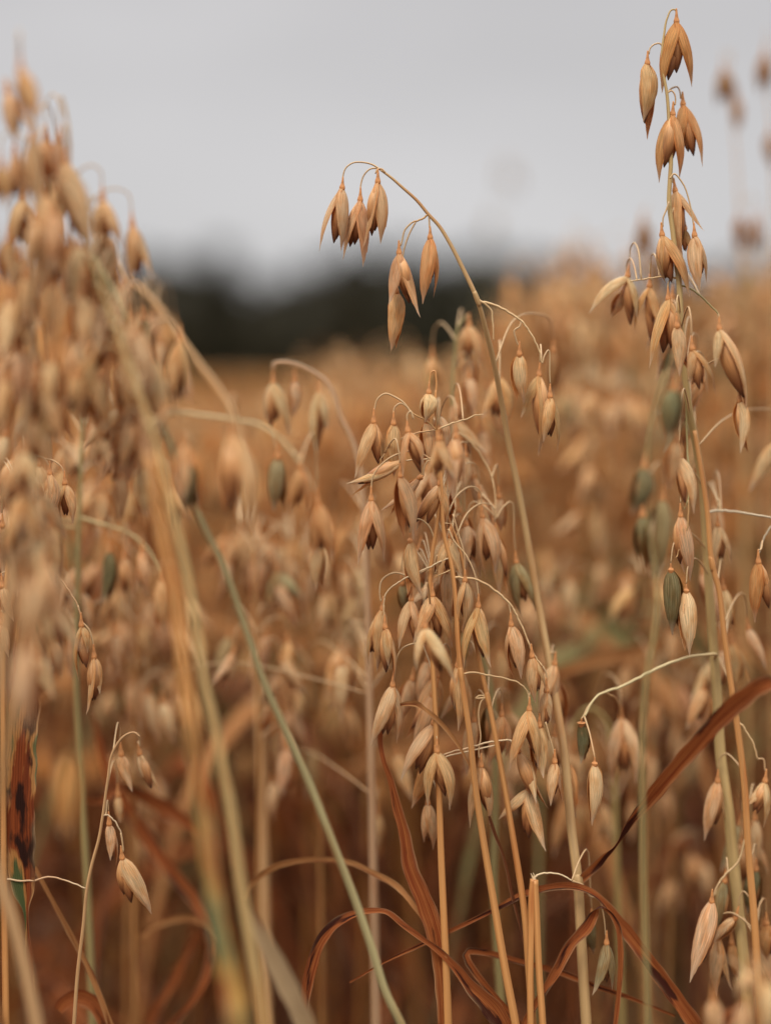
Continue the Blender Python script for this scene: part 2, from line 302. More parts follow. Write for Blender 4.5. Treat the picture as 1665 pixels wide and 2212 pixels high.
class Plant:
    def __init__(s, name, label, d, cat="oat plant", group=None, drift=.25):
        s.d = d; s.name = name; s.label = label; s.root = None; s.group = group; s.paths = []; s.drift = drift; s.cat = cat
    def pts(s, path):
        return np.array([P(q[0], q[1], s.d + (q[2] / 1000. if len(q) > 2 else 0)) for q in path])
    def begin(s, foot):
        s.foot = np.array([foot[0], foot[1], 0.]); s.root = empty(s.name, s.foot)
        s.root['label'] = s.label; s.root['category'] = s.cat
        if s.group: s.root['group'] = s.group
    def stem(s, path, r0, r1, color, ground=True, knots=(), name='stem'):
        """path listed from the top down; r in mm"""
        p = s.pts(path)
        if ground:
            q = p[-1]; dr = nrm(p[-1] - p[-2]); z = q[2]; sx = dr[0] / max(.3, -dr[2]); sy = dr[1] / max(.3, -dr[2])
            k = s.drift
            p = np.vstack([p, [q[0] + sx * k * z * .35, q[1] + sy * k * z * .35, z * .66], [q[0] + sx * k * z * .6, q[1] + sy * k * z * .6, z * .3], [q[0] + sx * k * z * .7, q[1] + sy * k * z * .7, -.01]])
        if s.root is None: s.begin(p[-1])
        L = np.concatenate([[0], np.cumsum(np.linalg.norm(np.diff(p, axis=0), axis=1))]); Ls = min(L[-1], .34)
        rad = np.array([r0 + (r1 - r0) * min(1, l / Ls) ** .8 for l in L]) / 1000
        mb = MB(); tube(mb, p - s.foot, rad, 10)
        for kx, ky in knots:
            c = P(kx, ky, s.d); i = int(np.argmin(np.linalg.norm(p[:, :3] - c, axis=1))); dens = catmull(p, 8); i = int(np.argmin(np.linalg.norm(dens - c, axis=1)))
            i = max(1, min(len(dens) - 2, i)); tdir = nrm(dens[i + 1] - dens[i - 1]); rr = np.interp(i / len(dens), np.linspace(0, 1, len(rad)), rad)
            tube(mb, [dens[i] - s.foot - tdir * .003, dens[i] - s.foot, dens[i] - s.foot + tdir * .003], [rr * .95, rr * 1.22, rr * .95], 10, 0, 3)
        o = obj(name, mb.build(name, [M_STEM]), s.root, color=(*color, 1)); s.paths.append(catmull(p, 8)); return o
    def branch(s, path, r0=.3, r1=.5, color=(.55, .38, .2)):
        """from where it leaves the stem outwards"""
        p = s.pts(path)
        rail = np.vstack([q for q in s.paths]) if s.paths else None
        if rail is not None:   # make it really spring from the stem
            i = int(np.argmin(np.linalg.norm(rail - p[0], axis=1)))
            if np.linalg.norm(rail[i] - p[0]) < .02: p[0] = rail[i]
            else: p = np.vstack([rail[i], p])
        rad = np.linspace(r1, r0, len(p)) / 1000 * .82; mb = MB(); Q = catmull(np.column_stack([p, rad]), 5)
        rj = random.Random(int(path[0][0]) * 3 + len(path))
        for i in range(1, len(Q) - 1): Q[i, :3] += np.array([rj.gauss(0, .00008), rj.gauss(0, .00008), rj.gauss(0, .00008)])
        tube(mb, Q[:, :3] - s.foot, Q[:, 3], 7, 0, 2)
        o = obj('branch', mb.build('branch', [M_STEM]), s.root, color=(*color, 1)); s.paths.append(catmull(p, 8)); return o
    def sp(s, base, tips, t='s', dz=0, ped=None, kern=None, cone=5.2, narrow=False, pc=(.50, .33, .17), nf=None, up=None, wide=1.0):
        """one spikelet: tips = one point (closed) or two (open)"""
        d = s.d + dz / 1000.; b = P(*base, d); tips = tips if isinstance(tips[0], (tuple, list)) else [tips]
        T = [P(q[0], q[1], d + rnd.uniform(-.003, .003)) for q in tips]
        mid = nrm(sum(nrm(q - b) for q in T)); L = max(np.linalg.norm(q - b) for q in T)
        cdir = -mid * .5 + np.array([0, 0, .9]); cdir = nrm(cdir if up is None else np.array(up, float)); ctop = b + cdir * cone / 1000
        mb = MB()
        # collar
        tube(mb, [np.zeros(3) - cdir * .0013, cdir * .0002, cdir * .0009, cdir * cone * .00035, cdir * cone * .0007, cdir * cone / 1000], np.array([.6, 1.15, 1.05, .74, .44, .27]) / 1000, 9, 1, 3)
        if ped: p = np.vstack([s.pts([(q[0], q[1], (q[2] if len(q) > 2 else dz)) for q in ped]), ctop])
        elif s.paths:
            rail = np.vstack(s.paths); okm = (rail[:, 2] > ctop[2] - .012) & (rail[:, 2] < ctop[2] + .035)
            rr = rail[okm] if okm.any() else rail
            a = rr[int(np.argmin(np.linalg.norm(rr - ctop, axis=1)))]; gap = np.linalg.norm(a - ctop); h = min(.016, .006 + gap * .3)
            apex = max(a[2], ctop[2]) + h * .6
            q1 = a * .72 + ctop * .28; q2 = a * .3 + ctop * .7; q1[2] = max(q1[2], apex - h * .25); q2[2] = apex; q3 = ctop + np.array([(a - ctop)[0] * .06, (a - ctop)[1] * .06, h * .45])
            p = np.vstack([a, q1, q2, q3, ctop])
            if gap < .004: p = np.vstack([a, ctop])
        else: p = None
        if p is not None:
            tube(mb, p - b, np.linspace(.36, .24, len(p)) / 1000, 6, 0, 5)
        so_ = obj('spikelet', mb.build('spikelet', [M_STEM, M_CONE]), s.root, b - s.foot, (*pc, 1))
        col = tint(t); k0 = rnd.uniform(.1, .6) if t in 'spo' else 0
        col = [c_ * (1 - k0) + m_c * k0 for c_, m_c in zip(col[:3], (.91, .67, .45))]
        def glume(dirv, ln, outw, m):
            k_ = rnd.uniform(0, .2) if t in 'gek' else 0; cc = [c_ * (1 - k_) + s_c * k_ for c_, s_c in zip(col, TINT['s'])]; f_ = rnd.uniform(.93, 1.07)
            o = obj('glume', m, so_, (0, 0, 0), (cc[0] * f_, cc[1] * f_ * rnd.uniform(.97, 1.03), cc[2] * f_, 1))
            W_ = basis(dirv, outw); sx = min(1.25, .0235 / max(ln, .008)) ** .35 * wide
            o.matrix_local = W_.to_4x4() @ Matrix.Diagonal((ln * sx, ln * sx, ln, 1)); return o
        lib = G_NARROW if narrow else G_MESH
        if len(T) == 1:
            a = rnd.uniform(-.7, .7); side = np.cross(mid, TOCAM); ow = nrm(TOCAM * math.cos(a) + nrm(side) * math.sin(a))
            k = 1 if rnd.random() < .5 else -1; lat = nrm(side) * rnd.uniform(.02, .11) * k
            glume(mid + lat + ow * .03, L, ow, rnd.choice(lib)); glume(mid - lat - ow * .03, L * rnd.uniform(.9, 1.), -ow, rnd.choice(lib))
            if nf is None: nf = 1
            fd = [mid + lat * -1.2] * nf
        else:
            for q in T:
                dv = q - b; away = dv - mid * np.dot(dv, mid); away = nrm(away)
                if abs(np.dot(away, np.array([1., 0, 0]))) < .2: away = nrm(away + np.array([.5, 0, 0]))
                ow = nrm(away * math.cos(R(38)) + TOCAM * math.sin(R(rnd.uniform(24, 44))))
                glume(nrm(dv), np.linalg.norm(dv), ow, rnd.choice(lib))
            nf = 2 if nf is None else nf
            a, c = nrm(T[0] - b), nrm(T[1] - b); fd = [nrm(a * .45 + c * .55), nrm(a * .68 + c * .32)][:nf] if nf < 3 else [mid]
        if kern:
            kp = P(*kern, d + .001); fd = [kp - b]
            if nf and nf > 1: fd.append(nrm(kp - b) + nrm(T[-1] - b) * .5)
        for i, v in enumerate(fd):
            ln = np.linalg.norm(kern and (P(*kern, d) - b)) if (kern and i == 0) else L * rnd.uniform(.66, .80)
            o = obj('floret', rnd.choice(F_MESH), so_, (0, 0, 0)); wv = L * (.95 if len(T) > 1 else .7)
            o.matrix_local = basis(v, TOCAM + np.array([rnd.uniform(-.5, .5), 0, 0])).to_4x4() @ Matrix.Diagonal((wv, wv, ln, 1))
        return so_
    def fill(s, n, y0, y1, dz=(-5, 25), reach=45, seed=0, keys='ssspow', lens=(100, 132), x0=-1e9, x1=1e9):
        """more spikelets of the same ear, hung on short stalks round its upper stem"""
        r = random.Random(seed + 31); rail = s.paths[0]; q = [proj(v) for v in rail]; ok = [i for i, v in enumerate(q) if y0 - 20 < v[1] < y1]
        for i in range(n):
            a = q[r.choice(ok)]; x = a[0] + r.uniform(-1, 1) * reach; y = min(y1, max(y0, a[1] + r.uniform(-5, 45))); L = r.uniform(*lens) * FOC / s.d * .98
            if not x0 < x < x1: continue
            th = r.gauss(0, .16) + (x - a[0]) / 260; k = r.random(); tp = (x + L * math.sin(th), y + L * math.cos(th)); z = r.uniform(*dz)
            if k < .45: s.sp((x, y), [tp], r.choice(keys), dz=z)
            else:
                s1, s2 = r.uniform(.12, .34), r.uniform(.05, .30); la, lb = r.uniform(.85, 1.05), r.uniform(.8, 1.)
                s.sp((x, y), [(x + la * L * math.sin(th - s1), y + la * L * math.cos(th - s1)), (x + lb * L * math.sin(th + s2), y + lb * L * math.cos(th + s2))], r.choice(keys), dz=z)
    def leaf(s, path, widths, mat, root=None, fold=.25, turn=None, dzs=None, name='leaf', label=None):
        """ribbon listed from tip to base, widths in photo px at its depth; a last stretch joins the stem"""
        p = s.pts(path); wd = [a / F * s.d for a in widths]
        tv = list(turn) if turn else [0.] * len(p)
        rail = s.paths[0]
        if root == 'stem':
            i = int(np.argmin(np.linalg.norm(rail - (p[-1] + np.array([0, 0, -.05 if p[-1][2] < .86 else 0.])), axis=1)))
            a = rail[i]; mid = p[-1] * .45 + a * .55 + np.array([0, 0, -.004]); p = np.vstack([p, mid, a]); wd += [wd[-1] * .85, .003]; tv += [tv[-1], tv[-1]]
        Q = catmull(np.column_stack([p, wd, tv]), 8); p = Q[:, :3]; wv = np.maximum(Q[:, 3], .0003); tq = Q[:, 4]
        n = len(p); T = np.array([nrm(p[min(i + 1, n - 1)] - p[max(i - 1, 0)]) for i in range(n)]); V = []; U = []; L = 0; r = random.Random(len(path) * 7 + int(widths[0] * 10) + int(path[0][0]))
        nu = 7; k1, k2 = r.uniform(0, 6), r.uniform(0, 6)
        for i in range(n):
            if i: L += np.linalg.norm(p[i] - p[i - 1])
            X = np.cross(T[i], TOCAM); X = nrm(X); Z = nrm(np.cross(X, T[i]))
            a = R(tq[i] + 9 * math.sin(L * 55 + k1)); Xr = X * math.cos(a) + Z * math.sin(a); Zr = -X * math.sin(a) + Z * math.cos(a)
            wj = wv[i] * (1 + .05 * math.sin(L * 260 + k2) + .04 * math.sin(L * 610 + k1))
            for j in range(nu):
                u = j / (nu - 1) * 2 - 1
                V.append(p[i] - s.foot + Xr * u * wj / 2 + Zr * (-(1 - abs(u) ** 1.4) * fold * wj)); U.append(((u + 1) / 2, L))
        Fc = [(i * nu + j, i * nu + j + 1, (i + 1) * nu + j + 1, (i + 1) * nu + j) for i in range(n - 1) for j in range(nu - 1)]
        o = obj(name, mesh(name, V, Fc, [mat], None, U), s.root)
        if label: o['label'] = label
        return o

STRAW, ORNG, GRNST, PALE = (.47, .27, .11), (.50, .235, .078), (.29, .235, .095), (.54, .36, .18)

# ------------------------------------------------------------------ GROUND, FIELD, TREES
def ground():
    m, t = newmat("soil")
    tcx = node(t, "ShaderNodeTexCoord"); n = node(t, "ShaderNodeTexNoise"); n.inputs['Scale'].default_value = 3; n.inputs['Detail'].default_value = 10; t.links.new(tcx.outputs['Object'], n.inputs['Vector'])
    finish(t, ramp(t, n.outputs[0], [(.3, (.035, .018, .009)), (.7, (.10, .052, .025))]), .9, bump=n.outputs[0], bstr=.6, bdist=.03)
    k = 40; S = 1500.; xs = np.sign(np.linspace(-1, 1, k)) * np.abs(np.linspace(-1, 1, k)) ** 3 * S
    V = [(x, y, -.02 + .015 * math.sin(x * 3.1) * math.cos(y * 2.3) if abs(x) < 20 and abs(y) < 20 else -.02) for y in xs for x in xs]
    Fc = [(j * k + i, j * k + i + 1, (j + 1) * k + i + 1, (j + 1) * k + i) for j in range(k - 1) for i in range(k - 1)]
    o = obj("ground", mesh("ground", V, Fc, [m])); o['kind'] = 'structure'; o['label'] = 'brown soil under the oat crop'
ground()

def tree_proto(k):
    r = random.Random(300 + k); mb = MB(); Ht = 1.0
    tr = MB(); tube(tr, [(0, 0, -.02), (.01, 0, .3), (-.01, .01, .62), (0, 0, .9)], [.03, .024, .015, .005], 7)
    for i in range(6):
        a = r.uniform(0, 6.28); z = r.uniform(.2, .65); l = r.uniform(.12, .28)
        tube(tr, [(0, 0, z), (math.cos(a) * l * .5, math.sin(a) * l * .5, z + .06), (math.cos(a) * l, math.sin(a) * l, z + .15)], [.011, .007, .003], 5)
    # dense twiggy heart of the crown
    lat = 14; lon = 18; n0 = len(mb.V); V = []; Fc = []
    for i in range(lat + 1):
        z = .02 + .84 * i / lat; rad = ((.26 * (1 - z) ** .7) if k == 1 else .29 * math.sqrt(max(.01, 1 - (abs(z - .44) / .47) ** 2.4)))
        for j in range(lon):
            a = 6.2832 * j / lon; q = rad * r.uniform(.72, 1.05); V.append((q * math.cos(a), q * math.sin(a), z + r.uniform(-.02, .02)))
    for i in range(lat):
        for j in range(lon): Fc.append((i * lon + j, i * lon + (j + 1) % lon, (i + 1) * lon + (j + 1) % lon, (i + 1) * lon + j))
    mb.add(V, Fc, [(0, 0)] * len(V))
    cl = []
    conic = (k == 1)
    for i in range(46):
        z = r.uniform(.06, .97); rad = (.34 * (1 - z) ** .7 + .02) if conic else .36 * math.sqrt(max(0, 1 - (abs(z - .48) / .54) ** 2.4)) * r.uniform(.75, 1.1)
        a = r.uniform(0, 6.28); q = rad * math.sqrt(r.uniform(.05, 1)); cl.append((q * math.cos(a), q * math.sin(a), z))
    for c in cl:
        cs = r.uniform(.05, .10)
        for i in range(34):
            v = np.array([r.gauss(0, 1) for _ in range(3)]); v = nrm(v) * cs * r.uniform(.4, 1.05); p = np.array(c) + v * np.array([1, 1, .75])
            n1 = nrm(np.array([r.gauss(0, 1) for _ in range(3)])); n2 = nrm(np.cross(n1, [r.gauss(0, 1), r.gauss(0, 1), .3])); s_ = r.uniform(.02, .038)
            mb.add([p - n1 * s_, p + n2 * s_ * .6, p + n1 * s_, p - n2 * s_ * .6], [(0, 1, 2, 3)], [(0, 0)] * 4)
    return tr.build("trunk", [M_BARK]), mb.build("crown", [M_FOL])
M_BARK = plain("bark", (.07, .05, .035), .9)
def foliage():
    m, t = newmat("dark_foliage"); oi = node(t, "ShaderNodeObjectInfo"); ge = node(t, "ShaderNodeNewGeometry")
    a = ramp(t, ge.outputs['Random Per Island'], [(0, (.010, .010, .004)), (.6, (.018, .017, .006)), (1, (.032, .029, .009))])
    finish(t, mixc(t, oi.outputs['Random'], a, mixc(t, 1., a, (1.2, .95, .7), 'MULTIPLY')), .6, .12); return m
M_FOL = foliage()
def trees():
    protos = [tree_proto(k) for k in range(4)]
    xs = [-60 + i * 2.7 for i in range(46)]
    prof = [(-400, 570), (330, 560), (420, 555), (480, 515), (530, 570), (590, 600), (660, 585), (760, 540), (850, 530), (950, 550), (1050, 540), (1150, 560), (1300, 600), (1500, 590), (1665, 570), (2400, 590)]
    for row in (0, 1):
        for i, x0 in enumerate(xs):
            Y = 118 + row * 7 + rnd.uniform(-1.5, 1.5); x = x0 + row * 1.3 + rnd.uniform(-.6, .6); px = 832.5 + F * x / Y
            ytop = np.interp(px, [a for a, _ in prof], [b for _, b in prof]) + rnd.uniform(-6, 22)
            h = (HY - ytop) / F * Y + CAMZ
            k = 1 if 440 < px < 520 else rnd.choice([0, 2, 3]); r = empty("tree", (x, Y, 0))
            r.scale = (h * rnd.uniform(.95, 1.15),) * 2 + (h,); r.rotation_euler = (0, 0, rnd.uniform(0, 6.28))
            obj("trunk", protos[k][0], r); obj("crown", protos[k][1], r)
            r['label'] = 'blurred dark green tree in the far line beyond the oat field'; r['category'] = 'tree'; r['group'] = 'dark trees beyond the oat field'
trees()

# generic oat plants -------------------------------------------------
def low_spikelet(mb, b, dv, L, r, rich, mats=(0, 1)):
    b = np.asarray(b); dv = nrm(dv); a = r.uniform(0, 6.28); x = nrm(np.cross(dv, [math.cos(a), math.sin(a), .1])); y = np.cross(dv, x)
    spl = r.choice([.03, .12, .2, .26]); W = L * r.uniform(.135, .165)
    for sg in (1, -1):
        ax = nrm(dv + sg * x * spl); prof = ((0, .35), (.2, .95), (.4, 1.), (.62, .72), (.82, .27), (1, .02)) if rich else ((0, .4), (.35, 1.), (.7, .6), (1, .02))
        us = (-1, -.55, 0, .55, 1) if rich else (-1, 0, 1); V = []; U = []
        for t, wd in prof:
            c = b + ax * t * L + sg * x * .05 * L * math.sin(math.pi * t)
            for u in us:
                ph = u * R(95); V.append(c + W * wd * (sg * x * (math.cos(ph) * .8 - .3) + y * math.sin(ph))); U.append(((u + 1) / 2, t))
        n = len(us); Fc = [(i * n + j, i * n + j + 1, (i + 1) * n + j + 1, (i + 1) * n + j) for i in range(len(prof) - 1) for j in range(n - 1)]
        if sg < 0: Fc = [f[::-1] for f in Fc]
        mb.add(V, Fc, U, mats[0])
    if spl > .1:
        V = [b + dv * .05 * L, b + dv * .4 * L + x * W * .55, b + dv * .4 * L + y * W * .55, b + dv * .4 * L - x * W * .55, b + dv * .4 * L - y * W * .55, b + dv * L * .72]
        mb.add(V, [(0, 1, 2), (0, 2, 3), (0, 3, 4), (0, 4, 1), (5, 2, 1), (5, 3, 2), (5, 4, 3), (5, 1, 4)], [(0, .1)] + [(.5, .5)] * 4 + [(0, 1)], mats[1])
def leaf_strip(mb, pts, wd, m=0, k=4):
    p = catmull(pts, k); n = len(p); V = []; U = []; L = 0
    for i in range(n):
        T = nrm(p[min(i + 1, n - 1)] - p[max(i - 1, 0)]); X = nrm(np.cross(T, [.3, -1, .2])); t = i / (n - 1); wv = wd * min(1, (1 - t) * 2.5 + .05) * (.6 + .4 * min(1, t * 5))
        if i: L += np.linalg.norm(p[i] - p[i - 1])
        Z = np.cross(X, T)
        V += [p[i] - X * wv / 2, p[i] + Z * wv * .22, p[i] + X * wv / 2]; U += [(0, L), (.5, L), (1, L)]
    Fc = [(i * 3 + j, i * 3 + j + 1, (i + 1) * 3 + j + 1, (i + 1) * 3 + j) for i in range(n - 1) for j in range(2)]
    mb.add(V, Fc, U, m)
def gen_plan(seed, nsp=(16, 26)):
    """skeleton of a plant whose top is at z=0 and whose stem runs down 1.1 m"""
    r = random.Random(seed); az = r.uniform(0, 6.28); lean = r.uniform(.02, .10); nod = r.uniform(.01, .06)
    dx, dy = math.cos(az), math.sin(az)
    st = [(0, 0, -1.15), (dx * lean * .3, dy * lean * .3, -.75), (dx * lean * .7, dy * lean * .7, -.4), (dx * lean, dy * lean, -.2), (dx * (lean + nod * .35), dy * (lean + nod * .35), -.07), (dx * (lean + nod), dy * (lean + nod), -.005), (dx * (lean + nod * 1.7), dy * (lean + nod * 1.7), -.02)]
    st = np.array(st); off = st[3].copy(); off[2] = 0; st = st - off * .6
    rail = catmull(st, 8); top = rail[rail[:, 2] > -.24]
    bs = []; n = r.randint(*nsp)
    for i in range(n):
        t = (i + r.random()) / n; q = top[min(len(top) - 1, int(t * len(top)))]
        a = r.uniform(0, 6.28); l = r.uniform(.012, .055) * (1.15 - .6 * t); rise = r.uniform(.0, .5) * l
        e = q + np.array([math.cos(a) * l, math.sin(a) * l, rise]); dn = e + np.array([math.cos(a) * .004, math.sin(a) * .004, -.012 - r.random() * .02])
        bs.append((q, q * .5 + e * .5 + [0, 0, .006], e, dn, nrm(np.array([math.cos(a) * r.uniform(-.1, .35), math.sin(a) * r.uniform(-.1, .35), -1])), r.uniform(.018, .025)))
    lv = []
    for i in range(r.choice([5, 6, 7])):
        z = r.uniform(-.62, -.30) if i else r.uniform(-.3, -.18); k = int(np.argmin(abs(rail[:, 2] - z))); q = rail[k]; a = r.uniform(0, 6.28); l = r.uniform(.12, .26); hgt = r.uniform(.02, .12)
        d_ = np.array([math.cos(a), math.sin(a), 0]); lv.append(([q, q + d_ * l * .3 + [0, 0, hgt], q + d_ * l * .7 + [0, 0, hgt * .7], q + d_ * l + [0, 0, -r.uniform(.0, .14)]], r.uniform(.006, .011)))
    return st, bs, lv
# prototypes with parts
PROTO = []
for k in range(8):
    st, bs, lv = gen_plan(700 + k, (22, 32)); a = MB(); tube(a, st, np.array([2.0, 1.9, 1.7, 1.3, .8, .45, .3]) / 1000, 6, 0, 4); bm = MB()
    for q in bs: tube(bm, q[:4], [.0005, .0004, .0003, .0003], 4, 0, 3)
    sps = []
    for j in range(4):
        m_ = MB(); low_spikelet(m_, (0, 0, 0), np.array([0, 0, -1.]), 1., random.Random(k * 10 + j), True); tube(m_, [(0, 0, -.02), (0, 0, .05), (0, 0, .2)], [.05, .045, .012], 5, 2, 1)
        sps.append(m_.build("spikelet", [M_HUSK, M_FLORET, M_CONE]))
    lvm = []
    for pts, wd in lv: m_ = MB(); leaf_strip(m_, pts, wd); lvm.append(m_.build("leaf", [rnd.choice([M_LTAN, M_LTAN, M_LTAN, M_LGREEN]) if pts[0][2] > -.30 else rnd.choice([M_LRED, M_LRED, M_LDARK])]))
    PROTO.append((a.build("stem", [M_STEM]), bm.build("branch", [M_STEM]), sps, bs, lvm))
def whole(seed, rich):
    st, bs, lv = gen_plan(seed, (14, 20)); a = MB(); r = random.Random(seed)
    tube(a, st[1:] if rich else st[2:], np.array([1.9, 1.7, 1.3, .8, .45, .3][(0 if rich else 1):]) / 1000, 4, 3, 3 if rich else 1)
    for q in bs:
        if rich: tube(a, q[:4], [.0005, .0004, .0003, .0003], 3, 3, 1)
        low_spikelet(a, q[3], q[4], q[5], r, rich, (0, 1))
    for pts, wd in lv[:5]: leaf_strip(a, pts, wd * 1.15, 4 if pts[0][2] > -.3 else 5, 4 if rich else 2)
    return a
def topline(px):
    xs = [-800, 0, 190, 270, 420, 640, 700, 760, 860, 960, 1060, 1150, 1230, 1300, 1400, 1500, 1600, 1700, 2500]
    ys = [540, 500, 580, 880, 855, 850, 780, 740, 850, 760, 720, 610, 530, 540, 640, 640, 560, 540, 600]
    return float(np.interp(px, xs, ys))
def top_z(px, d, r):
    h = (HY - topline(px)) / F * min(d, 1.7); h = h - (0. if d < 2 else min(.05, (d - 2) * .03))
    if d > 1.8: h = max(h, r.uniform(-.03, .035))
    return CAMZ + h - abs(r.gauss(0, .022 if d < 1.4 else .05)) - .004 * (r.random())
pos = []
r_ = random.Random(5)
while len(pos) < 285:
    d = r_.uniform(.92, 1.6) if len(pos) < 105 else math.sqrt(r_.uniform(.95 ** 2, 2.95 ** 2)); x = r_.uniform(-.27, .27) * d
    if all((x - a) ** 2 + (d - b) ** 2 > .028 ** 2 for a, b, _ in pos): pos.append((x, d, 0))
pos.sort(key=lambda q: q[1])
TIPS = [gen_plan(700 + k, (22, 32))[0][5] for k in range(8)]; WTIPS = [gen_plan(900 + k, (14, 20))[0][5] for k in range(12)]
WH = [whole(900 + k, True).build("oat_plant", [M_HUSK, M_FLORET, M_CONE, M_STEM2, M_LTAN, M_LRED]) for k in range(12)]
TKEYS = 'sssppoowseb'
for n, (x, d, _) in enumerate(pos):
    rz = r_.uniform(0, 6.28); tk = r_.choice(TKEYS); tp_ = TIPS[n % 8] if d < 1.28 else WTIPS[n % 12]
    tx = x + tp_[0] * math.cos(rz) - tp_[1] * math.sin(rz); ty = d + tp_[0] * math.sin(rz) + tp_[1] * math.cos(rz)
    px = 832.5 + F * tx / ty; z = top_z(px, ty, r_)
    if d < 1.28:
        a, b, sps, bs, lvm = PROTO[n % 8]; root = empty("oat_plant", (x, d, z - 1.1)); root.rotation_euler = (0, 0, rz)
        Z = (0, 0, 1.1); sc_ = tint('s'); obj("stem", a, root, Z, (*r_.choice([(.34, .15, .042), (.40, .17, .042), (.22, .15, .05)]), 1)); obj("branch", b, root, Z, (*STRAW, 1))
        for q in bs:
            o = obj("spikelet", r_.choice(sps), root, color=tint(r_.choice(TKEYS) if r_.random() < .3 else tk))
            o.matrix_local = Matrix.Translation(Vector(q[3]) + Vector(Z)) @ basis(q[4], np.array([math.cos(n), math.sin(n), 0])).to_4x4() @ Matrix.Scale(q[5], 4)
        for lm in lvm: obj("leaf", lm, root, Z)
    else:
        root = obj("oat_plant", WH[n % 12], None, (x, d, z), tint(tk)); root.rotation_euler = (0, 0, rz)
    root['label'] = 'blurred straw-coloured oat plant standing in the crop behind the sharp ones'; root['category'] = 'oat plant'; root['group'] = 'blurred oat plants behind the sharp ones'

# the crop beyond and to the sides, far too many to count
def crop():
    r = random.Random(77); pro = []
    for k in range(10):
        a = whole(2000 + k, False); V = np.array(a.V, np.float32)
        F4 = [f for f in a.F]; pro.append((V, F4, np.array(a.M), np.array(a.U, np.float32)))
    Vs, Ls, Ts, Ms, Us = [], [], [], [], []; n0 = 0
    spots = []
    for _ in range(4300):
        d = math.sqrt(r.uniform(2.9 ** 2, 13 ** 2)); spots.append((r.uniform(-.34, .34) * d, d))
    for _ in range(900):   # both sides of what the picture shows
        d = r.uniform(.35, 3.2); s_ = r.choice((-1, 1)); x = s_ * (.29 * d + .10 + r.random() ** 1.3 * 1.5); spots.append((x, d))
    pre = []
    for V, Fc, Mi, U in pro:
        tot = np.array([len(f) for f in Fc]); flat = np.concatenate([np.array(f) for f in Fc]); pre.append((V, tot, flat, Mi, U[flat]))
    for x, d in spots:
        V, tot, flat, Mi, Uf = pre[r.randrange(10)]; a = r.uniform(0, 6.28); c, s_ = math.cos(a), math.sin(a)
        px = 832.5 + F * x / d
        if px < -60 or px > 1725: z = CAMZ - .02 - abs(r.gauss(0, .06))
        else: z = top_z(px, d, r)
        W_ = V.copy(); W_[:, 0] = V[:, 0] * c - V[:, 1] * s_ + x; W_[:, 1] = V[:, 0] * s_ + V[:, 1] * c + d; W_[:, 2] += z
        Vs.append(W_); Ls.append(flat + n0); Ts.append(tot); Ms.append(Mi); Us.append(Uf); n0 += len(V)
    V = np.concatenate(Vs); L = np.concatenate(Ls); T = np.concatenate(Ts); Mi = np.concatenate(Ms); U = np.concatenate(Us)
    m = bpy.data.meshes.new("oat_crop"); m.vertices.add(len(V)); m.vertices.foreach_set("co", V.ravel())
    m.loops.add(len(L)); m.loops.foreach_set("vertex_index", L.astype(np.int32)); m.polygons.add(len(T))
    st = np.concatenate([[0], np.cumsum(T)[:-1]]).astype(np.int32); m.polygons.foreach_set("loop_start", st); m.polygons.foreach_set("material_index", Mi.astype(np.int32))
    uv = m.uv_layers.new(name="UVMap"); uv.data.foreach_set("uv", U.ravel())
    for q in (M_HUSK, M_FLORET, M_CONE, M_STEM2, M_LTAN, M_LRED): m.materials.append(q)
    m.update(calc_edges=True); m.validate()
    o = obj("oat_crop", m, color=(.86, .55, .20, 1)); o['kind'] = 'stuff'; o['label'] = 'dense golden oat crop stretching away behind the nearer plants'
    # the far crop: a rough sheet of ears
    mm, t = newmat("far_crop"); tcx = node(t, "ShaderNodeTexCoord"); n = node(t, "ShaderNodeTexNoise"); n.inputs['Scale'].default_value = 5; n.inputs['Detail'].default_value = 8; t.links.new(tcx.outputs['Object'], n.inputs['Vector'])
    finish(t, ramp(t, n.outputs[0], [(.3, (.16, .085, .032)), (.5, (.32, .20, .085)), (.7, (.46, .31, .14))]), .8, bump=n.outputs[0], bstr=.6, bdist=.05)
    ys = np.concatenate([np.linspace(8, 20, 60), np.linspace(20.4, 112, 90)]); V = []; K = 160
    for y in ys:
        for i in range(K):
            x = (i / (K - 1) * 2 - 1) * (y * .55 + 4); V.append((x, y + r.uniform(-.08, .08), .90 + r.uniform(-.05, .05) + .02 * math.sin(x * .3 + y * .1) - (.2 if y < 8.5 else 0)))
    Fc = [(j * K + i, j * K + i + 1, (j + 1) * K + i + 1, (j + 1) * K + i) for j in range(len(ys) - 1) for i in range(K - 1)]
    o = obj("far_oat_crop", mesh("far_oat_crop", V, Fc, [mm])); o['kind'] = 'stuff'; o['label'] = 'far oat crop running up to the dark trees'
crop()

# ------------------------------------------------------------------ THE PLANTS ONE CAN TELL APART
# 1. tall plant whose tip arches left against the dark trees
A = Plant("oat_plant", "sharp oat plant with its tip arching left against the sky and dark trees", .61)
A.stem([(822, 366), (845, 383), (870, 405), (900, 432), (925, 462), (948, 487), (970, 522), (1000, 580), (1030, 645), (1050, 715, 5), (1068, 790, 12), (1085, 880, 20), (1101, 970, 25), (1120, 1060, 28), (1140, 1170, 30), (1160, 1290, 30), (1180, 1400, 28), (1200, 1510, 25), (1218, 1625, 20), (1235, 1800, 15), (1248, 1905, 12), (1253, 1990, 12), (1259, 2100, 12), (1266, 2212, 12)],
       .45, 2.05, (.44, .28, .125), knots=[(1249, 1912), (1031, 646)])
A.sp((739, 407), [(684, 541), (735, 541)], 's', ped=[(822, 366), (805, 355), (785, 350), (762, 351), (746, 363), (740, 385)], kern=(721, 524), cone=4.5)
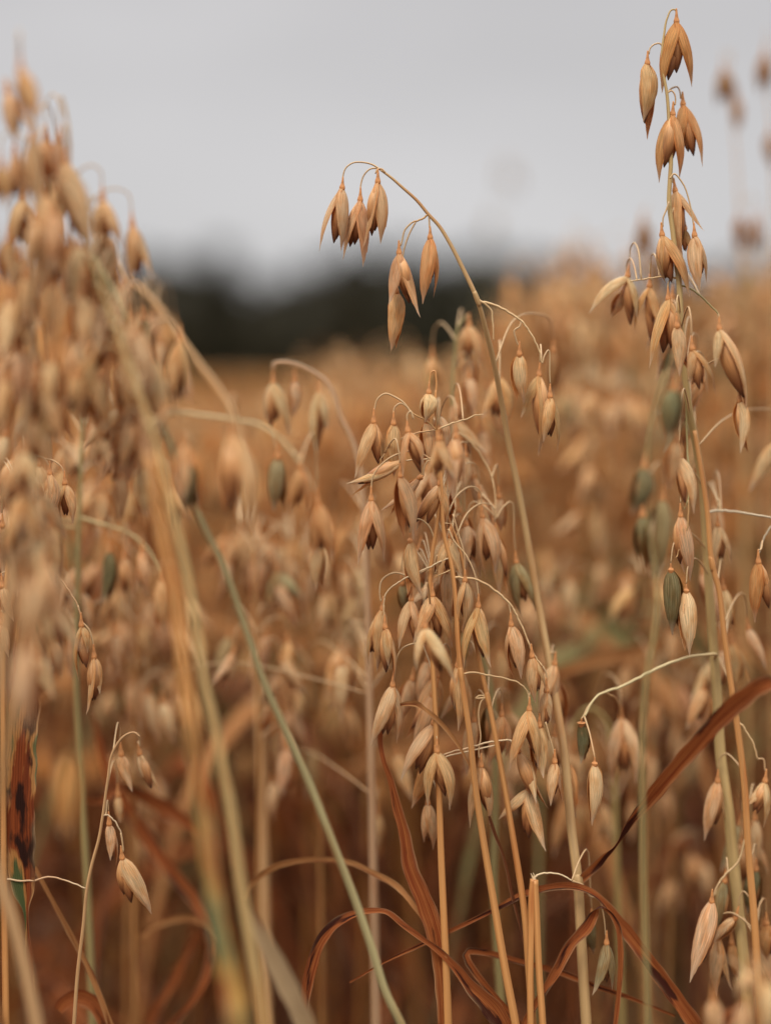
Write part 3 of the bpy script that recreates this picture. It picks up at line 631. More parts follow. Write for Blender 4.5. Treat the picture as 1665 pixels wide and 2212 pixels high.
A.sp((778, 433), [(748, 563), (787, 574)], 'o', dz=3, ped=[(828, 368), (815, 363), (800, 364), (787, 376), (779, 400), (778, 410)], kern=(756, 532))
A.sp((816, 394), [(797, 541), (824, 526)], 's', dz=-3, ped=[(832, 372), (824, 364), (815, 365), (811, 374)], kern=(803, 508))
A.branch([(925, 462), (912, 472), (900, 477), (888, 481)], .38, .5, STRAW)
A.sp((862, 548), [(848, 660), (897, 690)], 'o', ped=[(888, 481), (875, 495), (868, 520), (865, 530)], kern=(884, 655))
A.sp((856, 632), [(851, 758)], 's', dz=7, ped=[(898, 478), (886, 500), (872, 540), (862, 600)])
A.sp((929, 515), [(914, 656), (944, 641)], 'o', ped=[(926, 464), (927, 478), (928, 492)], kern=(921, 622), cone=4.8)
A.branch([(1030, 645), (1042, 652), (1060, 656), (1085, 666), (1108, 680), (1126, 693), (1138, 708), (1152, 730), (1164, 755), (1171, 785)], .35, .65, PALE)
A.sp((1122, 767), [(1122, 872)], 'w', dz=6, ped=[(1126, 694), (1122, 705), (1111, 713), (1113, 728), (1120, 745)])
A.sp((1164, 812), [(1130, 905), (1162, 985)], 's', dz=14, kern=(1172, 957))
A.sp((1188, 858), [(1175, 955), (1206, 974)], 's', dz=2, kern=(1184, 940))
A.sp((1195, 758), [(1190, 862)], 'b', dz=60)
A.sp((1078, 812), [(1048, 908), (1098, 925)], 's', dz=45)
A.branch([(1042, 652), (1060, 668), (1064, 700), (1066, 735)], .3, .5, PALE)
A.leaf([(1665, 1474, -45), (1643, 1482, -43), (1608, 1507, -38), (1558, 1551, -32), (1498, 1616, -25), (1433, 1691, -16), (1398, 1735, -10), (1363, 1776, -5), (1328, 1831, 0), (1305, 1852, 4), (1283, 1875, 8), (1262, 1895, 10), (1247, 1912, 12)], [30, 36, 42, 40, 38, 34, 30, 24, 13, 17, 20, 18, 12], M_LRED, turn=[0, 0, 10, 5, 0, 0, 10, 30, 60, 20, 0, 0, 0], label='long rust-red leaf rising to the right edge')
A.leaf([(1458, 2196, 20), (1358, 2156, 20), (1283, 2130, 20), (1208, 2101, 20), (1133, 2081, 20), (1058, 2061, 18), (1013, 2056, 14)], [5, 10, 13, 14, 13, 14, 16], M_LRED, root='stem')

# 2-5. the cluster of straw stems in the middle
C1 = Plant("oat_plant", "oat plant on the leftmost orange straw of the central cluster, with a dark red leaf", .612)
C1.stem([(955, 990), (952, 1060), (943, 1137), (932, 1210), (929, 1290), (932, 1380), (935, 1440), (940, 1530), (944, 1624), (948, 1710), (952, 1834), (957, 1950), (963, 2080), (968, 2212)], .5, 2.0, ORNG, knots=[(944, 1626)])
C1.sp((934, 1288), [(893, 1391), (983, 1398)], 'p', ped=[(940, 1240), (948, 1215), (944, 1200), (937, 1225), (935, 1262)], kern=(938, 1362))
C1.sp((888, 1297), [(857, 1402), (903, 1388)], 'p', ped=[(929, 1226), (905, 1240), (890, 1252), (887, 1268)], kern=(898, 1392))
C1.sp((918, 1357), [(900, 1450), (983, 1478)], 'w', dz=-36, kern=(934, 1412))
C1.sp((886, 1171), [(896, 1290)], 's', cone=3.5)
C1.sp((936, 1566), [(866, 1688), (930, 1650)], 's', dz=3)
C1.sp((944, 1625), [(921, 1742), (978, 1750)], 's', dz=-2, kern=(962, 1722))
C1.sp((930, 1640), [(892, 1748)], 'o', dz=12)
C1.sp((924, 1737), [(915, 1822), (939, 1838)], 'p', dz=12)
C1.sp((934, 1504), [(882, 1613)], 'p', dz=16)
C1.sp((848, 1483), [(802, 1612), (860, 1606)], 's', ped=[(932, 1400), (905, 1390), (870, 1400), (852, 1440), (848, 1462)])
C1.sp((868, 1262), [(872, 1330)], 'e', dz=25)
C1.sp((905, 1255), [(908, 1332)], 'e', dz=30)
C1.leaf([(836, 1545, 4), (825, 1563, 3), (821, 1595, 2), (828, 1643), (843, 1684), (857, 1744), (874, 1804), (886, 1875), (913, 1940), (936, 2005), (952, 2090), (960, 2212)], [9, 12, 12, 11, 13, 20, 26, 32, 38, 38, 34, 30], M_LRED, root='stem', turn=[0, 0, 0, 0, 15, 0, 0, 0, 5, 10, 0, 0], label='upright dark red leaf')
C1.leaf([(525, 1947, 45), (535, 1922, 44), (550, 1905, 42), (590, 1875, 38), (640, 1861, 34), (700, 1858, 30), (760, 1865, 26), (810, 1889, 22), (853, 1912, 16), (893, 1955, 8), (930, 2010, 4)], [8, 12, 14, 15, 14, 13, 13, 14, 14, 13, 10], M_LTAN, root='stem')

C2 = Plant("oat_plant", "sharp oat plant topping the central cluster, its tip looped over one pale spikelet", .61)
C2.stem([(927, 829), (929, 815), (932, 803), (938, 801), (942, 818), (941, 866), (944, 938), (953, 1034), (960, 1161), (975, 1221), (984, 1293), (989, 1389), (999, 1480), (1016, 1600), (1024, 1680), (1032, 1740), (1047, 1835), (1068, 1960), (1090, 2090), (1113, 2212)], .28, 1.95, ORNG, knots=[(997, 1462), (941, 862)])
C2.sp((926, 850), [(914, 913), (922, 912)], 'w', ped=[(927, 829), (926, 828)], cone=4.5, wide=1.6)
C2.sp((922, 912), [(924, 1012)], 's', dz=3)
C2.sp((948, 897), [(934, 935), (968, 976)], 's', kern=(940, 943), dz=4)
C2.branch([(944, 925), (915, 905), (900, 898), (888, 890)], .35, .4, STRAW)
C2.sp((807, 913), [(772, 1036), (822, 1009)], 's', ped=[(888, 892), (872, 870), (852, 857), (832, 850), (815, 862), (808, 885)], cone=5.5, kern=(817, 1002))
C2.sp((850, 917), [(843, 1000), (852, 1030)], 's', ped=[(890, 895), (878, 878), (865, 871), (853, 879), (849, 893)], cone=5)
C2.sp((881, 933), [(876, 1032), (918, 1003)], 'o', dz=-12, ped=[(893, 905), (886, 888), (880, 895), (880, 915)], kern=(909, 1022))
C2.sp((948, 950), [(925, 1046), (975, 1036)], 'p', dz=-38)
C2.sp((985, 946), [(975, 1080), (1000, 1060)], 's', dz=-36)
C2.branch([(944, 925), (905, 934), (874, 943), (840, 968), (819, 996)], .2, .4, PALE)
C2.branch([(944, 925), (977, 914), (1008, 905), (1030, 896), (1044, 895)], .2, .45, PALE)
C2.sp((867, 996), [(747, 1064), (752, 1053)], 'w', narrow=True, ped=[(948, 985), (920, 992), (890, 993), (876, 994)], cone=1.5, up=(1, 0, .4), nf=1, wide=1.1)
C2.sp((865, 1030), [(884, 1168)], 's', dz=-8, kern=(884, 1140))
C2.sp((802, 1081), [(780, 1222), (829, 1212)], 'o', dz=-8, ped=[(940, 1000), (900, 975), (840, 990), (805, 1030), (802, 1060)], kern=(796, 1188))
C2.sp((907, 1032), [(830, 1111)], 's', narrow=True, up=(.7, 0, .4), cone=1.5)
C2.sp((950, 1048), [(894, 1146), (968, 1135)], 's', dz=2, kern=(899, 1128))
C2.sp((973, 1161), [(945, 1262), (990, 1252)], 's', dz=2)
C2.sp((965, 1235), [(975, 1345)], 's', dz=10)
C2.sp((1004, 1256), [(996, 1368), (1003, 1366)], 's', ped=[(978, 1110), (989, 1150), (1003, 1200), (1004, 1235)], cone=4.5, wide=1.1)
C2.branch([(962, 1236), (945, 1244)], .3, .3, PALE)
C2.branch([(972, 1209), (950, 1213), (929, 1225), (905, 1235), (884, 1245), (860, 1258), (838, 1276), (830, 1292), (829, 1310)], .28, .45, (.52, .38, .22))
C2.sp((832, 1357), [(852, 1478), (840, 1440)], 's', ped=[(829, 1308), (829, 1322), (830, 1338)], kern=(834, 1454))
C2.sp((826, 1318), [(788, 1442), (812, 1450)], 's', dz=4, ped=[(884, 1245, 6), (850, 1238, 8), (826, 1252, 8), (820, 1280, 6), (823, 1298, 5)], kern=(800, 1410))
C2.sp((1033, 1312), [(1002, 1452), (1049, 1443)], 's', ped=[(968, 1142), (980, 1168), (1006, 1199), (1025, 1240), (1032, 1275), (1033, 1290)], kern=(1042, 1412))
C2.sp((1003, 1362), [(1001, 1442)], 'e', dz=15)
C2.sp((988, 1442), [(981, 1535), (994, 1580)], 's', dz=6, kern=(982, 1532))
C2.branch([(984, 1246), (1009, 1249), (1038, 1256), (1062, 1271), (1084, 1288), (1103, 1307), (1115, 1329), (1130, 1360), (1144, 1394), (1158, 1422), (1172, 1440)], .35, .62, PALE)
C2.sp((1104, 1352), [(1112, 1470), (1126, 1467)], 'p', ped=[(1098, 1300), (1102, 1320), (1103, 1334)], wide=1.05)
C2.sp((1149, 1420), [(1152, 1520), (1178, 1492)], 's', ped=[(1140, 1385), (1144, 1395), (1146, 1403)])
C2.sp((1180, 1494), [(1170, 1590), (1190, 1560)], 's', dz=6, ped=[(1172, 1440), (1180, 1455), (1181, 1472)])
C2.branch([(1000, 1455), (1018, 1453), (1050, 1458), (1090, 1466), (1124, 1478), (1138, 1492), (1142, 1505)], .3, .5, PALE)
C2.sp((1143, 1535), [(1098, 1666), (1161, 1662)], 'p', ped=[(1142, 1505), (1143, 1518)], kern=(1153, 1620))
C2.sp((1165, 1570), [(1162, 1682)], 's', dz=5)
C2.sp((1198, 1648), [(1190, 1742), (1206, 1735)], 'p', dz=4, ped=[(1178, 1560), (1186, 1590), (1193, 1615), (1196, 1630)])
C2.leaf([(655, 2230, 0), (657, 2180), (670, 2100), (695, 2030), (725, 1995), (765, 1975), (800, 1968), (833, 1970), (873, 2000), (913, 2030), (948, 2055), (983, 2090), (1018, 2135), (1058, 2175), (1083, 2212)], [16, 20, 25, 24, 20, 16, 13, 12, 13, 12, 13, 18, 30, 42, 46], M_LRED, root='stem', turn=[0, 0, 0, 10, 25, 30, 30, 35, 20, 0, 0, 0, 0, 0, 0], label='arched brown leaf')
C2.leaf([(864, 1523), (880, 1520), (898, 1521), (917, 1532), (936, 1547), (970, 1583), (994, 1617), (1014, 1655)], [8, 11, 14, 10, 10, 10, 7, 3], M_LTAN, turn=[0, 20, 0, 40, 0, 0, 0, 0])

C3 = Plant("oat_plant", "oat plant on the orange straw right of the cluster's middle, curly thread at its node", .615)
C3.stem([(962, 1100), (970, 1125), (989, 1173), (1004, 1240), (1015, 1320), (1030, 1401), (1047, 1480), (1054, 1511), (1076, 1624), (1097, 1744), (1112, 1835), (1133, 1975), (1142, 2090), (1150, 2212)], .4, 2.1, ORNG, knots=[(1054, 1511)])
C3.sp((1042, 1118), [(1052, 1252), (1076, 1240)], 's', dz=14, kern=(1050, 1212))
C3.sp((1071, 1157), [(1090, 1287)], 's', dz=18, wide=.9)
C3.sp((1020, 1032), [(1040, 1110), (1062, 1112)], 'p', dz=30)
C3.sp((1038, 1075), [(1062, 1150)], 's', dz=26)
C3.branch([(975, 1140, 6), (985, 1060, 16), (992, 936, 25), (1010, 948, 25), (1028, 969, 25), (1054, 1010, 25), (1066, 1046, 22), (1072, 1120, 18)], .3, .5, PALE)
C3.sp((1005, 985), [(1000, 1080)], 'p', dz=26)
C3.sp((1078, 1075), [(1086, 1150)], 's', dz=30)
C3.sp((1115, 1216), [(1120, 1332), (1162, 1322)], 'e', dz=24)
C3.sp((1039, 1657), [(1013, 1790), (1060, 1782)], 'p', ped=[(1052, 1506), (1042, 1512), (1034, 1535), (1035, 1565), (1038, 1592), (1034, 1620), (1035, 1638)], kern=(1052, 1754))
C3.branch([(1016, 1515), (1028, 1508), (1040, 1503), (1052, 1506)], .35, .5, PALE)
C3.branch([(946, 1636), (975, 1625), (1010, 1617), (1035, 1609), (1060, 1603), (1085, 1600), (1100, 1600), (1112, 1607)], .45, .4, (.54, .40, .24))
C3.sp((1120, 1625), [(1168, 1753), (1160, 1735)], 'w', narrow=True, ped=[(1104, 1601), (1112, 1610)], cone=1.5, up=(-.4, 0, 1), wide=1.3)
C3.sp((1142, 1708), [(1076, 1772), (1168, 1840)], 'w', dz=4, ped=[(1112, 1607), (1128, 1640), (1140, 1675), (1141, 1695)], kern=(1133, 1800))
C3.leaf([(1056, 1763), (1061, 1778), (1070, 1806), (1083, 1838), (1095, 1880), (1105, 1930), (1117, 1978), (1128, 2020)], [5, 7, 7, 6, 7, 7, 6, 4], M_LDARK, root='stem')

S4 = Plant("oat_stalk", "thin double straw with a broken top and a white thread curving off to the right", .612, cat="oat stalk")
S4.stem([(1152, 1900), (1149, 1930), (1147, 2020), (1145, 2110), (1146, 2212)], 1.3, 1.4, ORNG)
S4.stem([(1155, 1902), (1158, 1960), (1163, 2080), (1172, 2212)], 1.3, 1.5, ORNG, name='straw')
S4.branch([(1153, 1903), (1158, 1893), (1170, 1888), (1183, 1887), (1210, 1890), (1235, 1903)], .35, .55, (.56, .42, .25))
for q_ in (((1152, 1902), (1149, 1893), (1146, 1888)), ((1155, 1903), (1157, 1894), (1161, 1890)), ((1153, 1902), (1153, 1895), (1152, 1886))): S4.branch(q_, .15, .6, (.52, .38, .22))
S4.sp((1310, 2040), [(1290, 2152), (1325, 2140)], 'e', dz=6, ped=[(1235, 1903), (1262, 1915), (1275, 1938), (1290, 1940), (1303, 1975), (1309, 2028)])
S4.sp((1277, 1990), [(1276, 2062)], 'k', dz=20)
S4.leaf([(1328, 2222), (1338, 2125), (1340, 2050), (1333, 2000), (1313, 1970), (1296, 1962), (1285, 1975), (1268, 2003), (1233, 2041), (1203, 2096), (1163, 2161), (1133, 2212)], [10, 12, 13, 12, 10, 14, 22, 26, 24, 22, 17, 14], M_LRED, root='stem', turn=[0, 0, 0, 10, 40, 80, 30, 0, 0, 0, 0, 0])

# 6. the blurred plant behind the cluster
B = Plant("oat_plant", "softly blurred oat plant just behind and above the middle of the central cluster", .675)
B.stem([(1005, 684), (992, 700), (983, 760), (977, 860), (985, 980), (998, 1120), (1010, 1300), (1062, 1500), (1070, 1700), (1066, 1900), (1085, 2212)], .45, 1.9, GRNST)
B.sp((1013, 702), [(985, 796), (1037, 796)], 's', ped=[(1003, 690), (1008, 680), (1012, 684)])
B.sp((1012, 815), [(1020, 902)], 's'); B.sp((985, 868), [(978, 935), (1000, 930)], 'o'); B.sp((1040, 930), [(1052, 1010)], 'p', dz=10)

# 7. hanging blurred plant between the cluster and the right edge
G_ = Plant("oat_plant", "blurred oat plant on a green stem right of the central cluster, pinkish spikelets hanging low", .72)
G_.stem([(1228, 1600), (1242, 1560), (1270, 1530), (1300, 1545), (1322, 1640), (1330, 1800), (1336, 2000), (1342, 2212)], .6, 2.4, (.34, .25, .09))
G_.sp((1341, 1552), [(1322, 1700), (1382, 1695)], 's', dz=-50)
G_.sp((1235, 1628), [(1190, 1735), (1252, 1730)], 's', dz=-5); G_.sp((1226, 1722), [(1194, 1855), (1248, 1850)], 'o', dz=-5); G_.sp((1255, 1740), [(1262, 1850)], 's', dz=20)

# 8-9. the right-hand plants
RP = Plant("oat_plant", "tallest oat plant, its narrow upright ear reaching almost to the top at the right", .615)
RP.stem([(1461, 30), (1458, 20), (1451, 20), (1441, 38), (1434, 75), (1430, 110), (1434, 165), (1440, 200), (1445, 265), (1449, 350), (1447, 385), (1445, 435), (1453, 500), (1460, 560), (1467, 615), (1470, 700), (1478, 790, 4), (1488, 883, 8), (1503, 963, 14), (1518, 1063, 20), (1526, 1188, 24), (1536, 1338, 26), (1547, 1475, 26), (1558, 1650, 24), (1573, 1750, 22), (1583, 1850, 22), (1593, 1950, 20), (1604, 2050, 18), (1618, 2212, 16)], .28, 2.35, (.42, .29, .12))
RP.sp((1461, 47), [(1431, 201), (1501, 184)], 'o', ped=[(1461, 30), (1462, 34)], kern=(1443, 171))
RP.sp((1398, 138), [(1389, 300), (1394, 262)], 's', ped=[(1432, 100), (1425, 93), (1415, 94), (1404, 103), (1401, 116)], wide=1.1)
RP.sp((1453, 248), [(1416, 392), (1473, 385)], 'o', ped=[(1441, 200), (1450, 195), (1457, 203), (1457, 226)], kern=(1434, 360))
RP.sp((1475, 226), [(1521, 359), (1468, 330)], 'o', dz=8, ped=[(1441, 200), (1452, 189), (1463, 187), (1468, 196), (1470, 212)])
RP.sp((1458, 413), [(1512, 505), (1476, 558)], 's', dz=4, ped=[(1447, 385), (1449, 376), (1452, 380), (1453, 394)], kern=(1468, 510))
RP.sp((1478, 495), [(1470, 560), (1490, 545)], 'b', dz=6)
RP.sp((1500, 510), [(1508, 628), (1532, 610)], 's', dz=-6, ped=[(1447, 385), (1455, 375), (1473, 393), (1490, 440), (1499, 490)])
RP.sp((1430, 509), [(1434, 612), (1495, 640)], 's', dz=-2, ped=[(1445, 435), (1438, 455), (1432, 470), (1431, 490)], kern=(1437, 600))
RP.sp((1443, 647), [(1410, 797), (1472, 720)], 's', ped=[(1467, 600), (1450, 600), (1443, 612), (1442, 628)], kern=(1432, 762))
RP.branch([(1474, 602), (1440, 597), (1409, 600), (1385, 603), (1360, 608)], .3, .45, PALE)
RP.sp((1355, 597), [(1268, 672), (1372, 690)], 'w', dz=20, kern=(1362, 702)); RP.sp((1346, 632), [(1318, 685)], 's', dz=24)
RP.sp((1402, 619), [(1372, 722), (1420, 715)], 's', dz=20, kern=(1406, 738)); RP.sp((1462, 706), [(1476, 812)], 's', dz=-16)
RP.sp((1495, 755), [(1545, 852), (1490, 830)], 's', dz=-22)
RP.branch([(1467, 615), (1490, 622), (1516, 642), (1535, 660), (1551, 678), (1556, 700)], .3, .5, GRNST)
RP.sp((1554, 712), [(1548, 795), (1615, 902)], 'w', dz=-22, ped=[(1551, 678), (1554, 690)], kern=(1610, 860)); RP.sp((1597, 866), [(1608, 980)], 'w', dz=-18, narrow=True, wide=1.4)
RP.sp((1469, 988), [(1492, 1112)], 'w', dz=-20); RP.sp((1470, 1116), [(1476, 1240), (1494, 1256)], 's', dz=2, kern=(1462, 1200))
RP.sp((1449, 1234), [(1462, 1372)], 'k', cone=3); RP.sp((1482, 1279), [(1485, 1417)], 'w', cone=3)
RP.branch([(1478, 800), (1484, 960, 8), (1486, 1080), (1478, 1100)], .35, .5, GRNST)
RP.branch([(1486, 1080), (1484, 1140), (1470, 1180), (1460, 1205)], .3, .4, STRAW)
RP.branch([(1568, 1423, 20), (1540, 1414, 15), (1508, 1416, 15), (1433, 1438, 14), (1383, 1463, 14), (1340, 1484, 14), (1305, 1496, 12), (1286, 1507, 8), (1262, 1548, 5)], .5, .9, (.52, .42, .22))
RP.branch([(1305, 1496, 12), (1325, 1505, 20), (1338, 1530, 40), (1341, 1552, 50)], .45, .55, STRAW)
RP.sp((1256, 1566), [(1262, 1648)], 'g', dz=5, cone=2.5, ped=[(1286, 1507, 8), (1268, 1530, 6), (1258, 1550, 5)])
RP.sp((1284, 1653), [(1280, 1782)], 'w', dz=-8, ped=[(1262, 1548, 5), (1272, 1580, 0), (1283, 1630, -8)], cone=3)
RP.leaf([(755, 2124, 0), (833, 2078), (900, 2046), (1000, 1999), (1077, 1961), (1130, 1933), (1180, 1919), (1235, 1915), (1275, 1926), (1310, 1955), (1343, 2001), (1390, 2062), (1440, 2130), (1500, 2212)], [4, 6, 9, 10, 12, 14, 17, 16, 14, 16, 26, 30, 32, 34], M_LRED, root='stem', turn=[0, 0, 20, 0, 0, 20, 0, 0, 30, 10, 0, 0, 0, 0], label='long narrow leaf bent over the middle stems')

RQ = Plant("oat_plant", "second orange straw at the right edge, spikelets bunched near the bottom right corner", .625)
RQ.stem([(1500, 930), (1512, 1000), (1528, 1108), (1538, 1218), (1553, 1278), (1563, 1363), (1578, 1475), (1593, 1575), (1608, 1700), (1615, 1825), (1628, 1975), (1638, 2125), (1645, 2212)], .8, 1.9, ORNG, knots=[(1539, 1220)])
RQ.branch([(1528, 1106, 10), (1555, 1103, 10), (1583, 1105, 8), (1625, 1112), (1672, 1125), (1660, 1145), (1647, 1168), (1640, 1195)], .35, .7, (.52, .42, .28))
RQ.sp((1638, 1216), [(1630, 1346), (1664, 1302)], 'o', dz=-8, ped=[(1647, 1168, -5), (1641, 1188, -8)], kern=(1652, 1285))
RQ.sp((1682, 958), [(1612, 1062)], 'w', dz=50)
RQ.branch([(1590, 1560), (1600, 1565), (1612, 1582), (1625, 1602), (1636, 1640)], .4, .6, PALE)
RQ.sp((1652, 1690), [(1612, 1750), (1655, 1790)], 'w', dz=4, ped=[(1636, 1640), (1648, 1640), (1653, 1665)])
RQ.sp((1550, 1690), [(1521, 1818), (1562, 1790)], 's', dz=10)
RQ.branch([(1612, 1790), (1590, 1868), (1572, 1885), (1555, 1905), (1543, 1935)], .45, .6, PALE)
RQ.sp((1537, 1950), [(1496, 2124), (1540, 2040)], 'p', dz=-4, kern=(1512, 2060), ped=[(1555, 1905), (1544, 1925), (1540, 1938)])
RQ.sp((1565, 1906), [(1545, 2024)], 'e', dz=6); RQ.sp((1588, 1985), [(1536, 2042)], 's', dz=4, narrow=True, wide=1.4)
RQ.sp((1552, 2030), [(1548, 2156), (1568, 2140)], 'p', dz=6); RQ.sp((1632, 1880), [(1622, 1980)], 'g', dz=16)
RQ.sp((1580, 2040), [(1592, 2120)], 'o', dz=16)
# front-blurred green and pale ones beside it
RG = Plant("oat_plant", "blurred oat plant with dark green unripe spikelets hanging in front of the right-hand straw", .535)
RG.stem([(1452, 760), (1440, 800), (1420, 860), (1400, 960), (1400, 1120), (1420, 1300), (1392, 1500), (1388, 1800), (1400, 2212)], .35, .9, GRNST)
RG.sp((1457, 842), [(1446, 956)], 'g', wide=1.3); RG.sp((1392, 1010), [(1366, 1114)], 'g', wide=1.3); RG.sp((1388, 1116), [(1385, 1222)], 'g', dz=20, wide=1.2)
RG.sp((1432, 1080), [(1410, 1256)], 'e', dz=10); RG.sp((1462, 955), [(1440, 1060)], 's', dz=10); RG.sp((1420, 1180), [(1408, 1250)], 's', dz=30)
RL = Plant("oat_plant", "pale blurred oat plant in the bottom right corner, only its tip in view", .50)
RL.stem([(1640, 2080), (1650, 2110), (1660, 2212)], .6, 1.6, PALE)
RL.sp((1622, 2098), [(1590, 2150), (1640, 2165)], 'w'); RL.sp((1655, 2120), [(1650, 2250)], 'w'); RL.sp((1610, 2170), [(1600, 2290)], 'p'); RL.sp((1540, 2160), [(1548, 2280)], 's', dz=30)

# 10-. the left-hand plants
L1 = Plant("oat_plant", "oat plant on the long grey-green stem slanting from upper left to bottom centre", .535)
L1.stem([(150, 470), (172, 500), (200, 545), (232, 605), (265, 670), (300, 760), (325, 840), (350, 912), (400, 1040, 4), (435, 1128, 8), (480, 1218, 12), (530, 1358, 18), (570, 1475, 22), (615, 1575, 26), (665, 1685, 30), (720, 1825, 34), (765, 1940, 38), (800, 2040, 40), (835, 2150, 42), (866, 2212, 44)], .6, 1.6, (.37, .31, .15))
L1.sp((222, 432), [(208, 532), (262, 540)], 's'); L1.sp((286, 487), [(284, 618), (322, 606)], 's', kern=(301, 603), dz=5)
L1.sp((140, 352), [(150, 440), (198, 538)], 's', dz=-5, kern=(150, 470)); L1.sp((128, 302), [(124, 410)], 'o', dz=-3); L1.sp((100, 300), [(104, 415)], 's', dz=2)
L1.sp((388, 735), [(372, 880), (402, 862)], 's', dz=0, ped=[(300, 760), (330, 700), (365, 690), (384, 715)], kern=(385, 865))
L1.sp((152, 566), [(150, 660), (172, 702)], 'p'); L1.sp((160, 735), [(148, 832), (186, 932)], 's'); L1.sp((200, 815), [(226, 942)], 's')
L1.sp((280, 806), [(302, 928)], 'w', dz=10); L1.sp((310, 690), [(318, 790)], 'e', dz=25); L1.sp((250, 700), [(262, 800)], 's', dz=15)
L1.branch([(345, 900), (375, 892), (430, 896), (500, 906), (558, 917), (600, 942), (628, 972), (648, 1000)], .45, .8, (.54, .42, .22))
L1.sp((600, 990), [(601, 1106)], 'e', dz=25, ped=[(560, 918), (585, 935), (598, 970)]); L1.sp((648, 1012), [(624, 1112), (668, 1108)], 'o', dz=12, ped=[(628, 972), (645, 985), (649, 1000)])
L1.sp((685, 1086), [(680, 1212), (722, 1216)], 'o', dz=15, ped=[(648, 1000), (668, 1030), (683, 1065)]); L1.sp((688, 1180), [(684, 1278)], 's', dz=30)
L1.sp((500, 940), [(484, 1042), (548, 1152)], 'p', dz=-22); L1.sp((412, 1002), [(413, 1112)], 'g', dz=-5); L1.sp((350, 900), [(305, 950)], 'w', dz=-15, narrow=True, wide=1.8)
L1.sp((322, 1020), [(352, 1130)], 's', dz=20); L1.sp((305, 1010), [(315, 1120)], 'w', dz=10)

L2 = Plant("oat_plant", "oat plant with a tan stem bowed over beside the left end of the dark trees", .74)
L2.stem([(200, 500), (240, 560), (285, 608), (330, 648), (370, 700), (400, 745), (430, 785), (460, 823), (482, 855), (502, 892), (520, 960), (540, 1100), (556, 1400), (568, 1800), (575, 2212)], .8, 2.4, (.56, .33, .15))
for b_, t_, k_ in (((215, 610), [(213, 700)], 's'), ((250, 640), [(246, 720), (272, 730)], 's'), ((300, 690), [(296, 780)], 'w'), ((345, 740), [(342, 820)], 's'), ((395, 800), [(385, 880), (410, 878)], 'o')): L2.sp(b_, t_, k_, dz=rnd.uniform(-15, 15))

L3 = Plant("oat_plant", "oat plant on the thick blurred greenish stem standing at the left third", .505)
L3.stem([(200, 560), (225, 640), (270, 760), (318, 900), (350, 1000), (370, 1090), (400, 1218), (430, 1390), (442, 1475), (462, 1560), (480, 1650), (500, 1755), (515, 1875), (530, 1975), (547, 2075), (572, 2212)], .5, 2.1, (.50, .34, .14))
L3.sp((75, 480), [(60, 592), (92, 602)], 's'); L3.sp((115, 460), [(122, 585)], 'o'); L3.sp((110, 612), [(112, 735)], 's', dz=8); L3.sp((175, 640), [(170, 760)], 's', dz=12)
L3.sp((110, 780), [(120, 905)], 'w', dz=-5); L3.sp((215, 945), [(194, 1012), (242, 1015)], 'w', dz=20); L3.sp((262, 1030), [(258, 1130)], 's', dz=30)
L3.branch([(270, 760), (235, 745), (200, 760), (170, 790)], .3, .5, STRAW); L3.sp((168, 812), [(165, 905)], 's', dz=5)

L4 = Plant("oat_stalk", "thick blurred orange-blotched straw with its dry leaf sheath, left of centre at the bottom", .475, cat="oat stalk")
L4.stem([(325, 980), (350, 1150), (380, 1300), (400, 1475), (415, 1600), (435, 1725), (445, 1850), (460, 1950), (475, 2025), (495, 2125), (507, 2212)], 1.2, 2.1, (.60, .28, .085))
L4.leaf([(402, 1560, -4), (420, 1650, -4), (440, 1750, -4), (452, 1860, -4), (466, 1960, -4), (480, 2030, -4), (500, 2130, -4), (512, 2225, -4)], [8, 22, 34, 36, 38, 42, 48, 54], M_LSHEATH, root='stem', fold=.3, name='leaf_sheath')
L4.leaf([(530, 1955, 60), (560, 2010, 60), (600, 2090, 60), (640, 2170, 60), (665, 2230, 60)], [8, 34, 46, 50, 50], M_LPALE, root='stem')

L5 = Plant("oat_plant", "very blurred oat plant at the far left edge, its ear reaching highest on that side", .515)
L5.stem([(38, 150), (60, 215), (78, 290), (85, 420), (75, 600), (62, 800), (48, 1000), (18, 1300), (-6, 1480), (-20, 1700), (-6, 1880), (30, 2000), (55, 2100), (78, 2212)], .4, 2.3, (.47, .28, .13))
L5.sp((15, 200), [(33, 312), (70, 302)], 's', dz=6, ped=[(60, 215, 0), (40, 190, 3), (20, 185, 6)]); L5.sp((45, 150), [(62, 270), (78, 275)], 's', dz=-25); L5.sp((33, 332), [(20, 455), (56, 445)], 's', dz=5)
L5.sp((2, 360), [(4, 450)], 's'); L5.sp((55, 600), [(46, 705)], 's', dz=-4); L5.sp((22, 650), [(20, 785)], 'w', dz=-8); L5.sp((60, 770), [(54, 885)], 'o'); L5.sp((12, 820), [(4, 940)], 's', dz=-8)
L5.sp((50, 975), [(30, 1065), (82, 1085)], 'w', dz=-8); L5.sp((100, 1217), [(84, 1372), (124, 1378)], 's', dz=-20); L5.sp((60, 1250), [(50, 1420), (72, 1440)], 'p', dz=-60); L5.sp((58, 1400), [(60, 1592)], 'p', dz=-62)
L5.sp((20, 1135), [(20, 1242)], 'g', dz=10); L5.sp((20, 520), [(15, 620)], 's', dz=12); L5.sp((40, 560), [(48, 660)], 's', dz=20)

